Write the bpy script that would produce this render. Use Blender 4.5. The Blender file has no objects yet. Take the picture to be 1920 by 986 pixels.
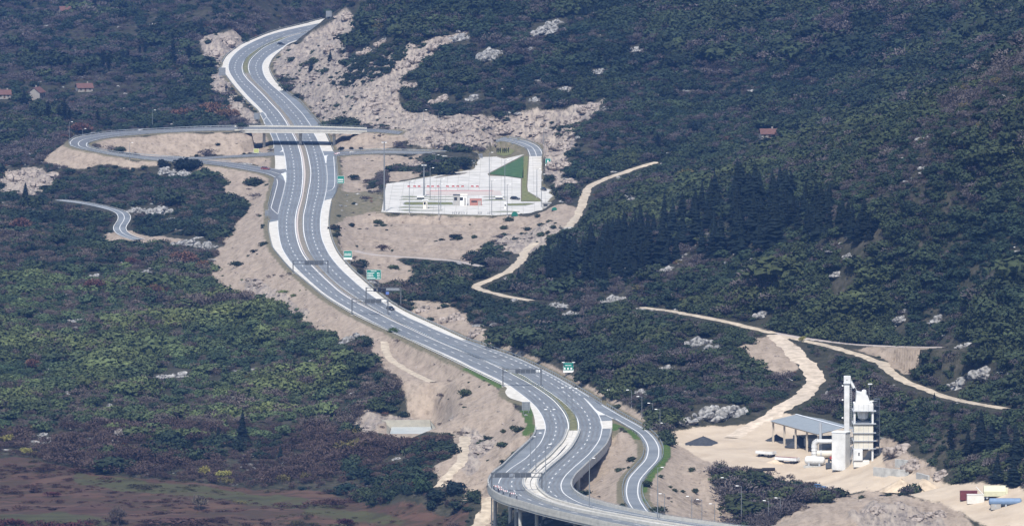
import bpy, math, random
import numpy as np
from mathutils import Vector, Matrix
from mathutils.kdtree import KDTree

random.seed(7)
RNG = np.random.default_rng(7)
SC = bpy.context.scene
COL = SC.collection

# ------------------------------------------------------------------ camera, sky, sun, exposure
FPX = 15300.0            # focal length in photograph pixels (1920 wide)
CAMH = 292.0             # camera height above the motorway
CAMY = -3500.0           # camera position along the view direction
PITCH = math.atan(1337.0 / FPX)
cam_data = bpy.data.cameras.new("camera")
cam_data.sensor_width = 36.0
cam_data.lens = FPX / 1920.0 * 36.0
cam_data.clip_start = 1.0
cam_data.clip_end = 30000.0
cam = bpy.data.objects.new("camera", cam_data)
COL.objects.link(cam)
cam.location = (0.0, CAMY, CAMH)
cam.rotation_euler = (math.pi / 2 - PITCH, 0.0, 0.0)
SC.camera = cam

SUN_EL, SUN_AZ = 54.0, 188.0     # degrees; azimuth clockwise from +Y (sun behind the camera, a little left)
world = bpy.data.worlds.new("World")
SC.world = world
world.use_nodes = True
wn = world.node_tree
wn.nodes.clear()
w_out = wn.nodes.new("ShaderNodeOutputWorld")
w_bg = wn.nodes.new("ShaderNodeBackground")
w_sky = wn.nodes.new("ShaderNodeTexSky")
w_sky.sky_type = 'NISHITA'
w_sky.sun_disc = False
w_sky.sun_elevation = math.radians(SUN_EL)
w_sky.sun_rotation = math.radians(SUN_AZ)
w_bg.inputs["Strength"].default_value = 0.10
wn.links.new(w_sky.outputs[0], w_bg.inputs[0])
wn.links.new(w_bg.outputs[0], w_out.inputs[0])
sun_data = bpy.data.lights.new("sun", 'SUN')
sun_data.energy = 3.4
sun_data.angle = math.radians(1.5)
sun_data.color = (1.0, 0.95, 0.88)
sun = bpy.data.objects.new("sun", sun_data)
COL.objects.link(sun)
_a, _e = math.radians(SUN_AZ), math.radians(SUN_EL)
_to = Vector((math.sin(_a) * math.cos(_e), math.cos(_a) * math.cos(_e), math.sin(_e)))
sun.rotation_euler = (-_to).to_track_quat('-Z', 'Y').to_euler()
sun.location = (0, 0, 600)
SC.view_settings.view_transform = 'Standard'
SC.view_settings.look = 'None'
SC.view_settings.gamma = 1.0
SC.view_settings.exposure = 0.77
SC.view_settings.use_curve_mapping = False
SC.cycles.max_bounces = 4
SC.cycles.diffuse_bounces = 2
SC.cycles.glossy_bounces = 2
SC.cycles.transparent_max_bounces = 4
SC.cycles.volume_bounces = 0
SC.cycles.use_denoising = True

# ------------------------------------------------------------------ photograph pixels <-> places
CT, ST = math.cos(PITCH), math.sin(PITCH)

def ray(u, v):
    a = (u - 960.0) / FPX; b = (493.0 - v) / FPX
    return a, CT + b * ST, -ST + b * CT          # direction per unit

def at_z(u, v, z=0.0):
    dx, dy, dz = ray(np.asarray(u, float), np.asarray(v, float))
    t = (z - CAMH) / dz
    return dx * t, CAMY + dy * t

def at_d(u, v, d):
    "the point on pixel (u,v)'s line of sight at horizontal distance d -> (x, y, z)"
    dx, dy, dz = ray(u, v)
    t = d / dy
    return dx * t, CAMY + d, CAMH + dz * t

def to_px(x, y, z):
    yy = y - CAMY; zz = z - CAMH
    f = yy * CT - zz * ST
    up = yy * ST + zz * CT
    return 960.0 + FPX * x / f, 493.0 - FPX * up / f

def mpp(y):
    "metres per photograph pixel at world y"
    return (y - CAMY) / FPX

# ------------------------------------------------------------------ numpy noise
_perm = np.random.default_rng(3).random((256, 256))
def vnoise(x, y):
    xi = np.floor(x).astype(int); yi = np.floor(y).astype(int)
    fx = x - xi; fy = y - yi
    fx = fx * fx * (3 - 2 * fx); fy = fy * fy * (3 - 2 * fy)
    g = lambda i, j: _perm[i & 255, j & 255]
    a = g(xi, yi) * (1 - fx) + g(xi + 1, yi) * fx
    b = g(xi, yi + 1) * (1 - fx) + g(xi + 1, yi + 1) * fx
    return a * (1 - fy) + b * fy
def fbm(x, y, oct=4):
    s = 0; a = 0.5; t = 0
    for i in range(oct):
        s = s + a * vnoise(x + 17.3 * i, y + 9.1 * i); t += a
        x = x * 2.03; y = y * 2.03; a *= 0.5
    return s / t          # 0..1

# ------------------------------------------------------------------ polylines
def smooth(pts, step=3.0, closed=False):
    "Catmull-Rom through pixel points"
    p = [np.array(q, float) for q in pts]
    n = len(p); out = []
    for i in range(n - 1):
        p0 = p[max(i - 1, 0)]; p1 = p[i]; p2 = p[i + 1]; p3 = p[min(i + 2, n - 1)]
        L = max(1, int(np.linalg.norm((p2 - p1)[:2]) / step))
        for k in range(L):
            t = k / L
            out.append(0.5 * (2 * p1 + (p2 - p0) * t + (2 * p0 - 5 * p1 + 4 * p2 - p3) * t * t + (3 * p1 - p0 - 3 * p2 + p3) * t ** 3))
    out.append(p[-1])
    return np.array(out)

def inpoly(px, py, poly):
    poly = np.asarray(poly, float)
    inside = np.zeros(px.shape, bool)
    x0, y0 = poly[:, 0].min(), poly[:, 1].min(); x1, y1 = poly[:, 0].max(), poly[:, 1].max()
    m = (px >= x0) & (px <= x1) & (py >= y0) & (py <= y1)
    if not m.any(): return inside
    qx, qy = px[m], py[m]; r = np.zeros(qx.shape, bool)
    j = len(poly) - 1
    for i in range(len(poly)):
        xi, yi = poly[i]; xj, yj = poly[j]
        if yi != yj:
            c = ((yi > qy) != (yj > qy)) & (qx < (xj - xi) * (qy - yi) / (yj - yi) + xi)
            r ^= c
        j = i
    inside[m] = r
    return inside

# ------------------------------------------------------------------ materials
def nt(m):
    m.use_nodes = True
    t = m.node_tree; t.nodes.clear(); return t
MATS = {}
def mat(name, col, var=0.12, rough=0.85, scale=0.6, metal=0.0, col2=None, bump=0.0, spec=0.3, emit=0.0, detail=4.0):
    if name in MATS: return MATS[name]
    m = bpy.data.materials.new(name); t = nt(m); N = t.nodes; L = t.links
    o = N.new("ShaderNodeOutputMaterial"); b = N.new("ShaderNodeBsdfPrincipled")
    L.new(b.outputs[0], o.inputs[0])
    b.inputs["Roughness"].default_value = rough; b.inputs["Metallic"].default_value = metal
    b.inputs["Specular IOR Level"].default_value = spec
    g = N.new("ShaderNodeNewGeometry"); n = N.new("ShaderNodeTexNoise")
    n.inputs["Scale"].default_value = scale; n.inputs["Detail"].default_value = detail
    L.new(g.outputs["Position"], n.inputs["Vector"])
    r = N.new("ShaderNodeValToRGB"); e = r.color_ramp.elements
    c2 = col2 or col
    e[0].position = 0.3; e[1].position = 0.7
    e[0].color = (col[0] * (1 - var), col[1] * (1 - var), col[2] * (1 - var), 1)
    e[1].color = (min(1, c2[0] * (1 + var)), min(1, c2[1] * (1 + var)), min(1, c2[2] * (1 + var)), 1)
    L.new(n.outputs[0], r.inputs[0]); L.new(r.outputs[0], b.inputs["Base Color"])
    if bump:
        bp = N.new("ShaderNodeBump"); bp.inputs["Strength"].default_value = bump
        L.new(n.outputs[0], bp.inputs["Height"]); L.new(bp.outputs[0], b.inputs["Normal"])
    MATS[name] = m
    return m

# ------------------------------------------------------------------ objects
def setp(o, label=None, cat=None, group=None, kind=None):
    if label: o["label"] = label
    if cat: o["category"] = cat
    if group: o["group"] = group
    if kind: o["kind"] = kind
    return o

def mesh_obj(name, verts, faces, m, parent=None, smooth_=False, loc=None):
    me = bpy.data.meshes.new(name)
    if isinstance(verts, np.ndarray): verts = verts.tolist()
    me.from_pydata(verts, [], faces)
    if m is not None: me.materials.append(m)
    if smooth_: me.shade_smooth()
    o = bpy.data.objects.new(name, me); COL.objects.link(o)
    if parent is not None: o.parent = parent
    if loc is not None: o.location = loc
    return o

def empty(name, loc, rz=0.0, label=None, cat=None, group=None):
    o = bpy.data.objects.new(name, None); COL.objects.link(o)
    o.location = loc; o.rotation_euler = (0, 0, rz); o.empty_display_size = 0.5
    return setp(o, label, cat, group)

class MB:
    def __init__(s): s.v = []; s.f = []
    def add(s, v, f):
        k = len(s.v); s.v += [tuple(q) for q in v]; s.f += [tuple(i + k for i in q) for q in f]; return s
    def box(s, x0, x1, y0, y1, z0, z1):
        return s.add([(x0, y0, z0), (x1, y0, z0), (x1, y1, z0), (x0, y1, z0), (x0, y0, z1), (x1, y0, z1), (x1, y1, z1), (x0, y1, z1)],
                     [(0, 3, 2, 1), (4, 5, 6, 7), (0, 1, 5, 4), (1, 2, 6, 5), (2, 3, 7, 6), (3, 0, 4, 7)])
    def bevbox(s, x0, x1, y0, y1, z0, z1, b):
        "box with its four vertical edges and its top edges cut"
        def ring(d, z): return [(x0 + b + d, y0 + d, z), (x1 - b - d, y0 + d, z), (x1 - d, y0 + b + d, z), (x1 - d, y1 - b - d, z), (x1 - b - d, y1 - d, z), (x0 + b + d, y1 - d, z), (x0 + d, y1 - b - d, z), (x0 + d, y0 + b + d, z)]
        R = [ring(0, z0), ring(0, z1 - b), ring(b * .8, z1)]
        v = sum(R, []); f = [tuple(range(7, -1, -1)), tuple(range(16, 24))]
        for r in range(2):
            for i in range(8): j = (i + 1) % 8; f.append((r * 8 + i, r * 8 + j, r * 8 + 8 + j, r * 8 + 8 + i))
        return s.add(v, f)
    def tube(s, a, b, r0, r1=None, n=8, cap=True):
        a = Vector(a); b = Vector(b); r1 = r0 if r1 is None else r1
        d = (b - a).normalized(); u = d.orthogonal().normalized(); w = d.cross(u)
        v = []
        for c, r in ((a, r0), (b, r1)):
            for i in range(n):
                t = 2 * math.pi * i / n; v.append(c + u * (r * math.cos(t)) + w * (r * math.sin(t)))
        f = [(i, (i + 1) % n, n + (i + 1) % n, n + i) for i in range(n)]
        if cap: f += [tuple(range(n - 1, -1, -1)), tuple(range(n, 2 * n))]
        return s.add(v, f)
    def lathe(s, prof, n=10, o=(0, 0, 0)):
        v = []; f = []
        for r, z in prof:
            for i in range(n):
                t = 2 * math.pi * i / n; v.append((o[0] + r * math.cos(t), o[1] + r * math.sin(t), o[2] + z))
        for k in range(len(prof) - 1):
            for i in range(n):
                j = (i + 1) % n; f.append((k * n + i, k * n + j, k * n + n + j, k * n + n + i))
        f += [tuple(range(n - 1, -1, -1)), tuple(range((len(prof) - 1) * n, len(prof) * n))]
        return s.add(v, f)
    def prism(s, poly, z0, z1):
        n = len(poly)
        v = [(p[0], p[1], z0) for p in poly] + [(p[0], p[1], z1) for p in poly]
        f = [tuple(range(n - 1, -1, -1)), tuple(range(n, 2 * n))] + [(i, (i + 1) % n, n + (i + 1) % n, n + i) for i in range(n)]
        return s.add(v, f)
    def prof_y(s, poly, y0, y1):
        "a profile in x-z pulled along y"
        n = len(poly)
        v = [(p[0], y0, p[1]) for p in poly] + [(p[0], y1, p[1]) for p in poly]
        f = [tuple(range(n)), tuple(range(2 * n - 1, n - 1, -1))] + [(i, n + i, n + (i + 1) % n, (i + 1) % n) for i in range(n)]
        return s.add(v, f)
    def prof_x(s, poly, x0, x1):
        "a profile in y-z pulled along x"
        n = len(poly)
        v = [(x0, p[0], p[1]) for p in poly] + [(x1, p[0], p[1]) for p in poly]
        f = [tuple(range(n)), tuple(range(2 * n - 1, n - 1, -1))] + [(i, n + i, n + (i + 1) % n, (i + 1) % n) for i in range(n)]
        return s.add(v, f)
    def build(s, name, m, parent=None, sm=False, loc=None):
        return mesh_obj(name, s.v, s.f, m, parent, sm, loc)

def copy_tree(o, parent=None):
    c = o.copy(); COL.objects.link(c); c.parent = parent
    for ch in o.children: copy_tree(ch, c)
    return c

# ------------------------------------------------------------------ the road network, traced on the photograph (pixels), level z = 0
LC_OUT = [(660,25),(605,36),(562.5,46.9),(525,56),(500,63.8),(480,71.9),(456,82.5),(437.5,95),(425,106),(417.5,118.8),(415.5,126),(419,134),(427.5,146),(441,163.8),(457.5,182.5),(472.5,197.5),(487.5,212),(493.8,226),(498.8,236),(504,246),(512,262.5),(514,275),(513.8,284),(515,292),(516,305),(515,322),(514,334),(513.8,346),(508.8,367.5),(504.4,387.5),(505.6,397),(506.4,410),(504.6,420),(504.4,428),(506,439),(511,460),(516,470),(525,481),(537.5,496),(550,508.8),(565,521),(585,537.5),(603.8,552.5),(622,565),(640,576),(658.8,587),(690,602.5),(715,614),(740,625),(765,636),(781,643.5),(817.5,661),(855,679),(892.5,697.5),(920,711),(942.5,722),(950.6,728),(947,734),(955,745),(978.8,753),(992,757.5),(995.5,765),(1000,776),(1003,790),(1003,805),(1000,817.5),(990,830),(975,843.8),(962.5,855),(951,866),(940,876.5),(923.8,889),(916,899),(913.8,908),(917.5,918),(928.8,928),(950,937),(975,944),(1012.5,955),(1062.5,967),(1112.5,978),(1140,984),(1240,1002),(1330,1016)]
LC_LINE = [(660,33),(605,43),(585,46.9),(550,54.4),(512.5,63.8),(487.5,73),(462.5,85),(447.5,95),(436,106),(430,116),(428,126),(430,135),(433.8,142.5),(442.5,155),(455,170),(467.5,183.8),(480,196),(491,207.5),(501,221),(510.6,235),(516.9,248.8),(524,265),(530,280),(533.8,292.5),(536,307.5),(537,322.5),(536,336),(534.6,346),(531,362.5),(526,381),(521.9,398.8),(521,413.8),(521.4,430),(524,447),(527,460),(531,470),(541,486),(552.5,500),(567.5,515),(585,531),(606,548.8),(626,562.5),(640,571),(658.8,582),(677.5,592),(702.5,605),(733.8,620),(758.8,631),(784,641.5),(817.5,656.5),(855,673),(886,688.6),(907.5,698.5),(937.5,713),(957,724),(972,735),(990,748.8),(1003,761),(1011,771),(1018.8,785),(1022.5,800),(1020.6,813.8),(1013.8,828.8),(1002.5,842.5),(990,855),(980,863),(955,880),(938.8,896.8),(935,906)]
LC_IN = [(660,41),(600,53.3),(562.5,61.5),(528.8,71),(507.5,78.8),(487.5,88.8),(472.5,98.8),(461,108.8),(455,118.8),(453,128),(455.5,138.5),(462.5,148.8),(472.5,158.8),(485,171),(497.5,183.8),(510,197.5),(522.5,211),(532.5,225),(539,236),(546,248.8),(555,266),(560,280),(563.8,295),(565.6,310),(566.8,325),(566.2,340),(563.8,362.5),(560,378.8),(555.6,393.8),(552.8,410),(552.5,426),(554.6,443),(558.5,458),(565,473.8),(575,488.8),(586,501),(602.5,517.5),(618.8,532.5),(637.5,548.5),(665,566),(690,578.8),(715,591),(740,603.8),(765,615),(790,627),(817.5,639.2),(855,655),(892.5,670),(917.5,681),(945,694),(970,707.5),(995,721),(1022,739),(1039,753),(1052.5,768.8),(1061,783.8),(1064.4,798.8),(1062.5,813.8),(1055,830),(1043.8,842.5),(1032.5,855),(1021,865),(1008.8,874),(998.8,884),(986,896.8),(982.5,906.8),(985,916.8),(995,926.8),(1012.5,936.8),(1037.5,946),(1068.8,954.9),(1106,963),(1140,969),(1207.5,981.8),(1240,987),(1330,1000)]
LC_DASH = [(660,37),(605,47),(558.8,57.5),(533,63.8),(511,71.9),(492.5,80),(475,88.4),(461,96.5),(452,105),(444.6,113),(441,121.5),(440.3,130.6),(443.8,140),(453.5,153.8),(468,167.5),(483,182),(496.6,196.3),(509,211),(520,226.9),(532,247.5),(540,264),(545,280.6),(550,304),(551.9,328.8),(550.8,346),(546,371),(539.4,397.5),(537,420),(539,446),(546.9,467),(555.9,482.5),(571.5,504),(594,526),(623.8,549.6),(657.5,571),(700,593.5),(746.9,616),(794.6,637),(848,660),(899.4,682.5),(946,705.3),(983.8,727),(1013,749),(1032.6,771),(1040.4,785.6),(1042.9,800),(1041,813.8),(1035,828.5),(1023.8,841.9),(1009.4,856),(985,875.5),(963.8,895.5),(959,909),(968,923),(993.8,936.8),(1036,951),(1102.5,965.5),(1170,978),(1240,992),(1330,1007)]
RC_IN = [(660,42.5),(600,55),(566,62.8),(540,70.6),(520,78.8),(502.5,86),(490,94),(478.8,103.8),(471,112.5),(467.5,120),(467,130),(471,142.5),(480,153.8),(492.5,166),(507.5,181),(522.5,197.5),(535,211),(545,223.8),(553.8,236),(560.5,249),(566,261),(573.8,276),(578.8,292.5),(582.5,311),(583.8,323.8),(583,338.8),(581,350),(578,366),(575,382.5),(571,400),(569.8,415),(570.4,432),(573,447),(577,460),(582.5,473.8),(590,485),(600,498.8),(615,515),(631,530),(650,544.5),(671,558.8),(696,573.8),(725,590),(750,603.8),(777.5,617.5),(815,635.5),(850,651),(880,663.8),(910,676),(930,684),(951,691.6),(980,703),(1001,716),(1020,727.5),(1042.5,742.5),(1060,756),(1074,770),(1083.6,785),(1086.4,798.8),(1084.4,813.8),(1077.5,828.8),(1067.5,843.8),(1052.5,858.8),(1031,876.8),(1017.5,889),(1008.8,899),(1006,908),(1008.8,916.8),(1015,924),(1031,935.5),(1056,944),(1100,955.5),(1140,964),(1240,981),(1330,995),(1420,1008)]
RC_LINE = [(660,56),(580,70),(545,80),(531,88.8),(516,97.5),(503.8,106),(495,116),(492,126),(493.2,134),(495.5,141.5),(502.5,152.5),(512.5,162.5),(525,173),(538.8,185),(553.8,200),(566,212.5),(576,226),(583,236.9),(588,248.8),(596,263.8),(602.5,280),(607.5,292.5),(610.6,306),(613,322.5),(613.6,336),(613,347),(611,361),(607.5,376),(602.5,396),(600.6,415),(601,432.5),(604,448),(607.8,458),(616,475),(627.5,491),(641,506),(657.5,521.5),(677.5,539),(700,556),(720,568.8),(740,581),(765,595),(790,606),(815,617.5),(855,633.8),(887.5,646),(921,658.8),(957.5,672.5),(992,687.2),(1026,703),(1051,717.5),(1076,732.5),(1099,749.5),(1115,766.5),(1123.8,781),(1128.8,796),(1128,808.8),(1123.8,823.8),(1115,837.5),(1105,850),(1091,863),(1075,876.8),(1061,890.5),(1053.8,901.8),(1051.9,911.8),(1056,923),(1068.8,933),(1087.5,942.5),(1102.5,946.8),(1140,955.5),(1240,972.5),(1320,984),(1420,998)]
RC_OUTER = [(660,58),(580,72),(543.8,82),(527.5,95),(512.5,108.8),(505.6,120),(504.4,130),(510,143.8),(518.8,156),(530,167.5),(545,180),(560,190),(576,207.5),(590,223.8),(601,236),(608.8,248.8),(616,263.8),(625,284),(628.8,291),(629.4,300),(631,317.5),(632.5,334),(631.9,346),(628.8,360),(622.5,372.5),(620,381),(616.9,400),(615.6,417.5),(617.5,435),(623.8,456),(632.5,473.8),(645,490),(661,507.5),(678.8,523.8),(693,536.5),(710,551.5),(727.5,564.5),(752.5,580),(777.5,592.5),(802.5,603.8),(827.5,615),(855,628),(875,637),(905,646.5),(927.5,655),(955,664),(982.5,675),(1013.8,690),(1045,706),(1076,723.8),(1105,741),(1132.5,758.8)]
RC_OUT = RC_OUTER + [(1140,768),(1147.5,786),(1148,801),(1146,817.5),(1138.8,835),(1127.5,848.8),(1112.5,863),(1092.5,881.8),(1078.8,895.5),(1073,908),(1075,918),(1085,928),(1105,938),(1140,948),(1182.5,958),(1245,970.5),(1332,983),(1420,995)]
RC_DASH = [(660,49),(580,66),(538,78),(521,85.6),(506,93.8),(493.8,102),(486,110.6),(481,119.4),(479.4,128.5),(481.9,136.9),(486,146),(493.8,155),(503,163.8),(518.5,177.8),(533.8,193),(546,208),(559.4,223),(569,238),(575.6,249.5),(584,266),(589.4,282.5),(594,300),(597,323),(597.4,341),(595.6,360.6),(589.4,385.6),(585.4,410),(585.2,428),(588,447),(592.8,461),(600,476),(610,491),(629.4,512.8),(655,536),(675,550.5),(710,572.8),(738,587.5),(766,602),(800.6,617),(835,631.8),(869.4,646),(906,660.6),(940.6,674),(975,690),(1006,704),(1031.9,718),(1055,732.8),(1074,748),(1089.4,762.8),(1100,777),(1105.6,791.5),(1106.9,802),(1103,819.8),(1095.6,833.8),(1083,848),(1068.8,862),(1052.5,877),(1038.8,892),(1030,906),(1029.4,912),(1031,919),(1048,933),(1085,946),(1125,955),(1180,966),(1240,976),(1320,989),(1420,1003)]
RAMP_OUT = [(1110,744),(1132.5,758.2),(1167.5,778.8),(1192.5,792.5),(1215,806),(1230,820),(1239,835),(1241,847.5),(1237.5,862),(1220,881.8),(1206,899),(1201.9,915.5),(1203,930.5),(1210,945.5),(1225,963),(1250,971)]
RAMP_IN = [(1108,757),(1122,770),(1150,785),(1188.8,808),(1202.5,821),(1210,836),(1210,848.8),(1205,862.5),(1190,879),(1176,895.5),(1170.6,911.8),(1170,925.5),(1173.8,940.5),(1183.8,955.5),(1192,960)]
PLAZA = [(715,398),(724.4,344.7),(760,340),(790,334.4),(840,326),(887.5,317.5),(899,295),(931,294),(945,298),(977.5,290.5),(983,290),(914,326),(917,330),(950,331),(976.6,335),(976.6,378),(1018,378),(1012,372),(990,359),(988.8,350),(992.5,291),(1019,291),(1018,353),(1030,355),(1037,358),(1028,361),(1049,374),(1030,386),(1022,390),(1007.5,400),(925,403.8),(860,402.5),(793.8,400),(750,399)]
# roads with their own heights: (left u, left v, right u, right v, z)
LOOP = [(756,247,748,252,6.2),(712.5,242.5,712.5,248.2,7.0),(688,241.8,688,247.2,7.3)]
DECK = [(688,241.8,688,247.2,7.3),(662.5,240.6,662.5,246.6,7.5),(600,238.8,600,245.4,7.5),(540,238,540,245,7.5),(487.5,237.6,487.5,244.6,7.5),(440,237.9,440,244.8,7.4)]
LOOPW = [(440,237.9,440,244.8,7.4),(425,238.2,425,245,7.3),(362.5,240,362.5,246.5,7.0),(285,243.8,285,250.5,6.6),(222.5,246.8,222.5,256,6.2),(181,251.5,190,261,5.8),(150,256,172,266,5.4),(134,261.5,165,269.5,5.0),(129,267,164,272.5,4.7),(131,273,166,275.5,4.5),(147.5,278.8,176,279,4.2),(172.5,283.8,197.5,283.8,3.8),(210,291,235,288.8,3.1),(247.5,296,272,292.4,2.4),(291,301,320,295.6,1.6),(335,304,362,298.8,1.0),(375,306.5,400,302,0.5),(425,312.5,440,305.8,0.2),(475,321.5,487.5,313,0.1),(500,327,512,316,0.05),(515,334,535,320.5,0.03)]
RAMPW = [(300,297.5,300,293.8,1.5),(375,298,375,294.8,1.0),(437.5,295.5,437.5,291.6,0.5),(487.5,293.2,487.5,288,0.2),(516,291.5,512,285,0.02)]
RAMPE = [(626,293.5,626,286,0.02),(650,291,650,284,0.1),(690,288.5,690,282.6,0.3),(740,288,740,282.4,0.5),(790,289.5,790,283.6,0.5),(850,292,850,286,0.3),(885,294.5,885,286,0.1),(905,297,905,287,0.02)]
LOOPE = [(1019,293,992.5,293,0.02),(1017,285,990,285.5,0.3),(1011,276.5,986,279,0.8),(1000,269.5,978,275,1.5),(985,264,965,270,2.2),(965,260,950,266,3.0),(944,257,930,263,3.6)]

# ------------------------------------------------------------------ terrain: heights
CP = []           # (x, y, z)
for (u, v, z) in [(0,0,-2),(200,0,-2),(400,0,-2),(540,5,-2),(0,60,-4),(200,80,-4),(340,110,-4),(0,130,-6),(150,150,-6),(300,180,-5),(100,220,-6),(0,230,-7),(250,222,-5),(400,205,-2),
    (420,64,9),(443,72,7),(392,80,3),(405,110,4),(410,160,3),(440,205,2),(470,225,1),(360,140,-3),
    (0,330,-6),(60,318,-5),(100,330,-7),(250,335,-6),(330,330,-5),(400,340,-4),(450,345,-3),(0,400,-9),(120,385,-8),(200,400,-9),(260,440,-9.5),(350,400,-7),(450,400,-5),(0,500,-12),(200,500,-12),(400,480,-9),
    (0,620,-16),(200,620,-16),(450,600,-13),(600,650,-13),(0,740,-20),(300,740,-20),(550,740,-18),(700,720,-14),(0,860,-26),(300,900,-27),(500,930,-27),(0,986,-28),(600,980,-27),(800,960,-24),
    (770,800,-19),(700,800,-19),(850,760,-12),(840,820,-15),(860,890,-18),(900,960,-22),(900,930,-18),(0,1100,-30),(500,1100,-30),(1000,1100,-25),(1500,1100,-15),(1900,1100,-10),
    (960,850,-4.5),(925,880,-8),(1000,832,-1.5),(900,850,-10),(960,800,-4),(1000,1000,-22),(1150,1010,-20),(1300,1010,-15),(1080,905,-8.5),(1120,900,-7),(1150,900,-5),(1160,930,-5),(1140,850,-3),(1170,950,-7),(1180,830,-1),(1175,870,-2.5),
    (1260,880,-2),(1290,930,-6),(1350,960,-9),(1400,986,-10),(1300,830,-2.5),(1400,830,-2),(1500,850,-2),(1600,870,-2),(1700,900,-2),(1850,930,-2),(1920,930,-2),(1450,920,-8),(1400,950,-10),(1370,910,-5),(1500,930,-6),
    (1620,940,2.0),(1560,950,1.0),(1720,942,2.0),(1800,970,1),(1500,965,-2),(1640,985,0),(1740,985,0),
    (900,615,3),(1000,640,5),(1100,690,5),(1190,745,3),(1280,760,6),(1400,740,7),(850,560,3),(1000,600,6),(1150,620,9),(1300,640,12),(1400,650,13),(1450,630,14),(1550,648,14),(1640,682,12),(1790,748,9),(1900,768,9),(1600,720,8),(1700,800,6),(1500,760,6),(1400,800,0),
    (1800,850,7),(1880,880,5),(1920,850,12),(1720,850,5),(1900,710,20),(1820,690,18),(1900,650,27),
    (1200,575,10),(1300,565,14),(1500,600,18),(1650,605,19),(1640,651,14.2),(1760,653,14.2),(1700,680,12),
    (760,300,0),(700,330,-1),(680,380,-1),(700,440,-4),(900,440,-5),(1000,430,-2),(800,485,-5),(740,480,-4),(850,520,-1),(950,500,1),(1060,420,1),(660,300,-1),(750,330,0),(780,310,1),(830,300,2)]:
    x, y = at_z(u, v, z); CP.append((float(x), float(y), z))
for (u, v, d) in [(1920,100,3050),(1700,400,2900),(1900,350,2880),(1500,450,2990),(1300,480,3100),(1100,520,3160),(1050,440,3400),(1700,220,3200),(1500,310,3350),(1250,347,3500),(1100,400,3540),(2000,90,2950),(1820,560,2780),
    (1250,330,3680),(1500,280,3700),(1700,180,3700),(1900,60,3700),(1100,200,4010),(1100,100,4110),(1100,0,4220),(1400,200,4000),(1400,100,4080),(1400,0,4170),(1700,100,4000),(1700,0,4080),(1900,0,4000),
    (1000,-200,4470),(1300,-200,4450),(1600,-200,4400),(1900,-200,4300),(800,-120,4450),(1400,-400,4800),(1900,-400,4700),(1000,-400,4900),
    (800,30,4250),(800,130,4170),(800,190,4095),(900,200,4045),(900,100,4130),(900,0,4240),(700,130,4180),(700,60,4240),(700,0,4310),(640,45,4275),(640,95,4235),(620,140,4200),(585,120,4235),(600,60,4280),(600,190,4145),
    (1000,206,3985),(1085,200,3960),(1062,255,3885),(1050,320,3805),(850,240,3992),(900,262,3965),(850,278,3950),(950,235,3970)]:
    CP.append(at_d(u, v, d))
for (u, d, z) in [(600,4520,8),(560,4700,0),(600,4800,-1),(650,4700,12),(720,4700,30),(800,4750,45),(600,5200,-1),(700,5300,5),(560,4400,18),(540,4330,8),(900,5200,60),(0,5600,-2),(500,5600,-2),(0,7200,0),(500,7200,0),(1000,7200,60),(1900,7200,120),(1900,5600,140),(1300,5600,110)]:
    CP.append(((u - 960) / FPX * d, CAMY + d, z))
CP = np.array(CP)
_keep = np.ones(len(CP), bool)

def _phi(r): return np.sqrt(r * r + 20.0 ** 2)
_n = len(CP)
_R = np.hypot(CP[:, None, 0] - CP[None, :, 0], CP[:, None, 1] - CP[None, :, 1])
_A = np.zeros((_n + 3, _n + 3)); _A[:_n, :_n] = _phi(_R) + np.eye(_n) * -0.5
_A[:_n, _n] = 1; _A[:_n, _n + 1] = CP[:, 0] / 1000; _A[:_n, _n + 2] = CP[:, 1] / 1000; _A[_n:, :_n] = _A[:_n, _n:].T
_W = np.linalg.solve(_A, np.concatenate([CP[:, 2], [0, 0, 0]]))
def base_z(x, y):
    s = _W[_n] + _W[_n + 1] * x / 1000 + _W[_n + 2] * y / 1000
    for i in range(_n): s = s + _W[i] * _phi(np.hypot(x - CP[i, 0], y - CP[i, 1]))
    return s

# fan-shaped sampling grid: every column keeps a constant bearing from the viewpoint
NC = 470
rows = [2330.0]
while rows[-1] < 7200:
    d = rows[-1]
    rows.append(d + (2.4 if 2480 < d < 4350 else 5.0 if d < 5400 else 40.0))
rows = np.array(rows); NR = len(rows)
cols = np.linspace(-1130, 1130, NC) / FPX
GX = cols[None, :] * rows[:, None]; GY = np.repeat((CAMY + rows)[:, None], NC, 1)
# coarse evaluation of the smooth surface, then interpolation
_ci = np.linspace(0, NC - 1, 80); _ri = np.linspace(0, NR - 1, 330)
_cx = np.interp(_ci, np.arange(NC), cols); _rd = np.interp(_ri, np.arange(NR), rows)
_BZ = base_z(_cx[None, :] * _rd[:, None], np.repeat((CAMY + _rd)[:, None], 80, 1))
_t = np.array([np.interp(np.arange(NC), _ci, _BZ[k]) for k in range(len(_ri))])
GZ = np.array([np.interp(np.arange(NR), _ri, _t[:, k]) for k in range(NC)]).T

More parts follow.
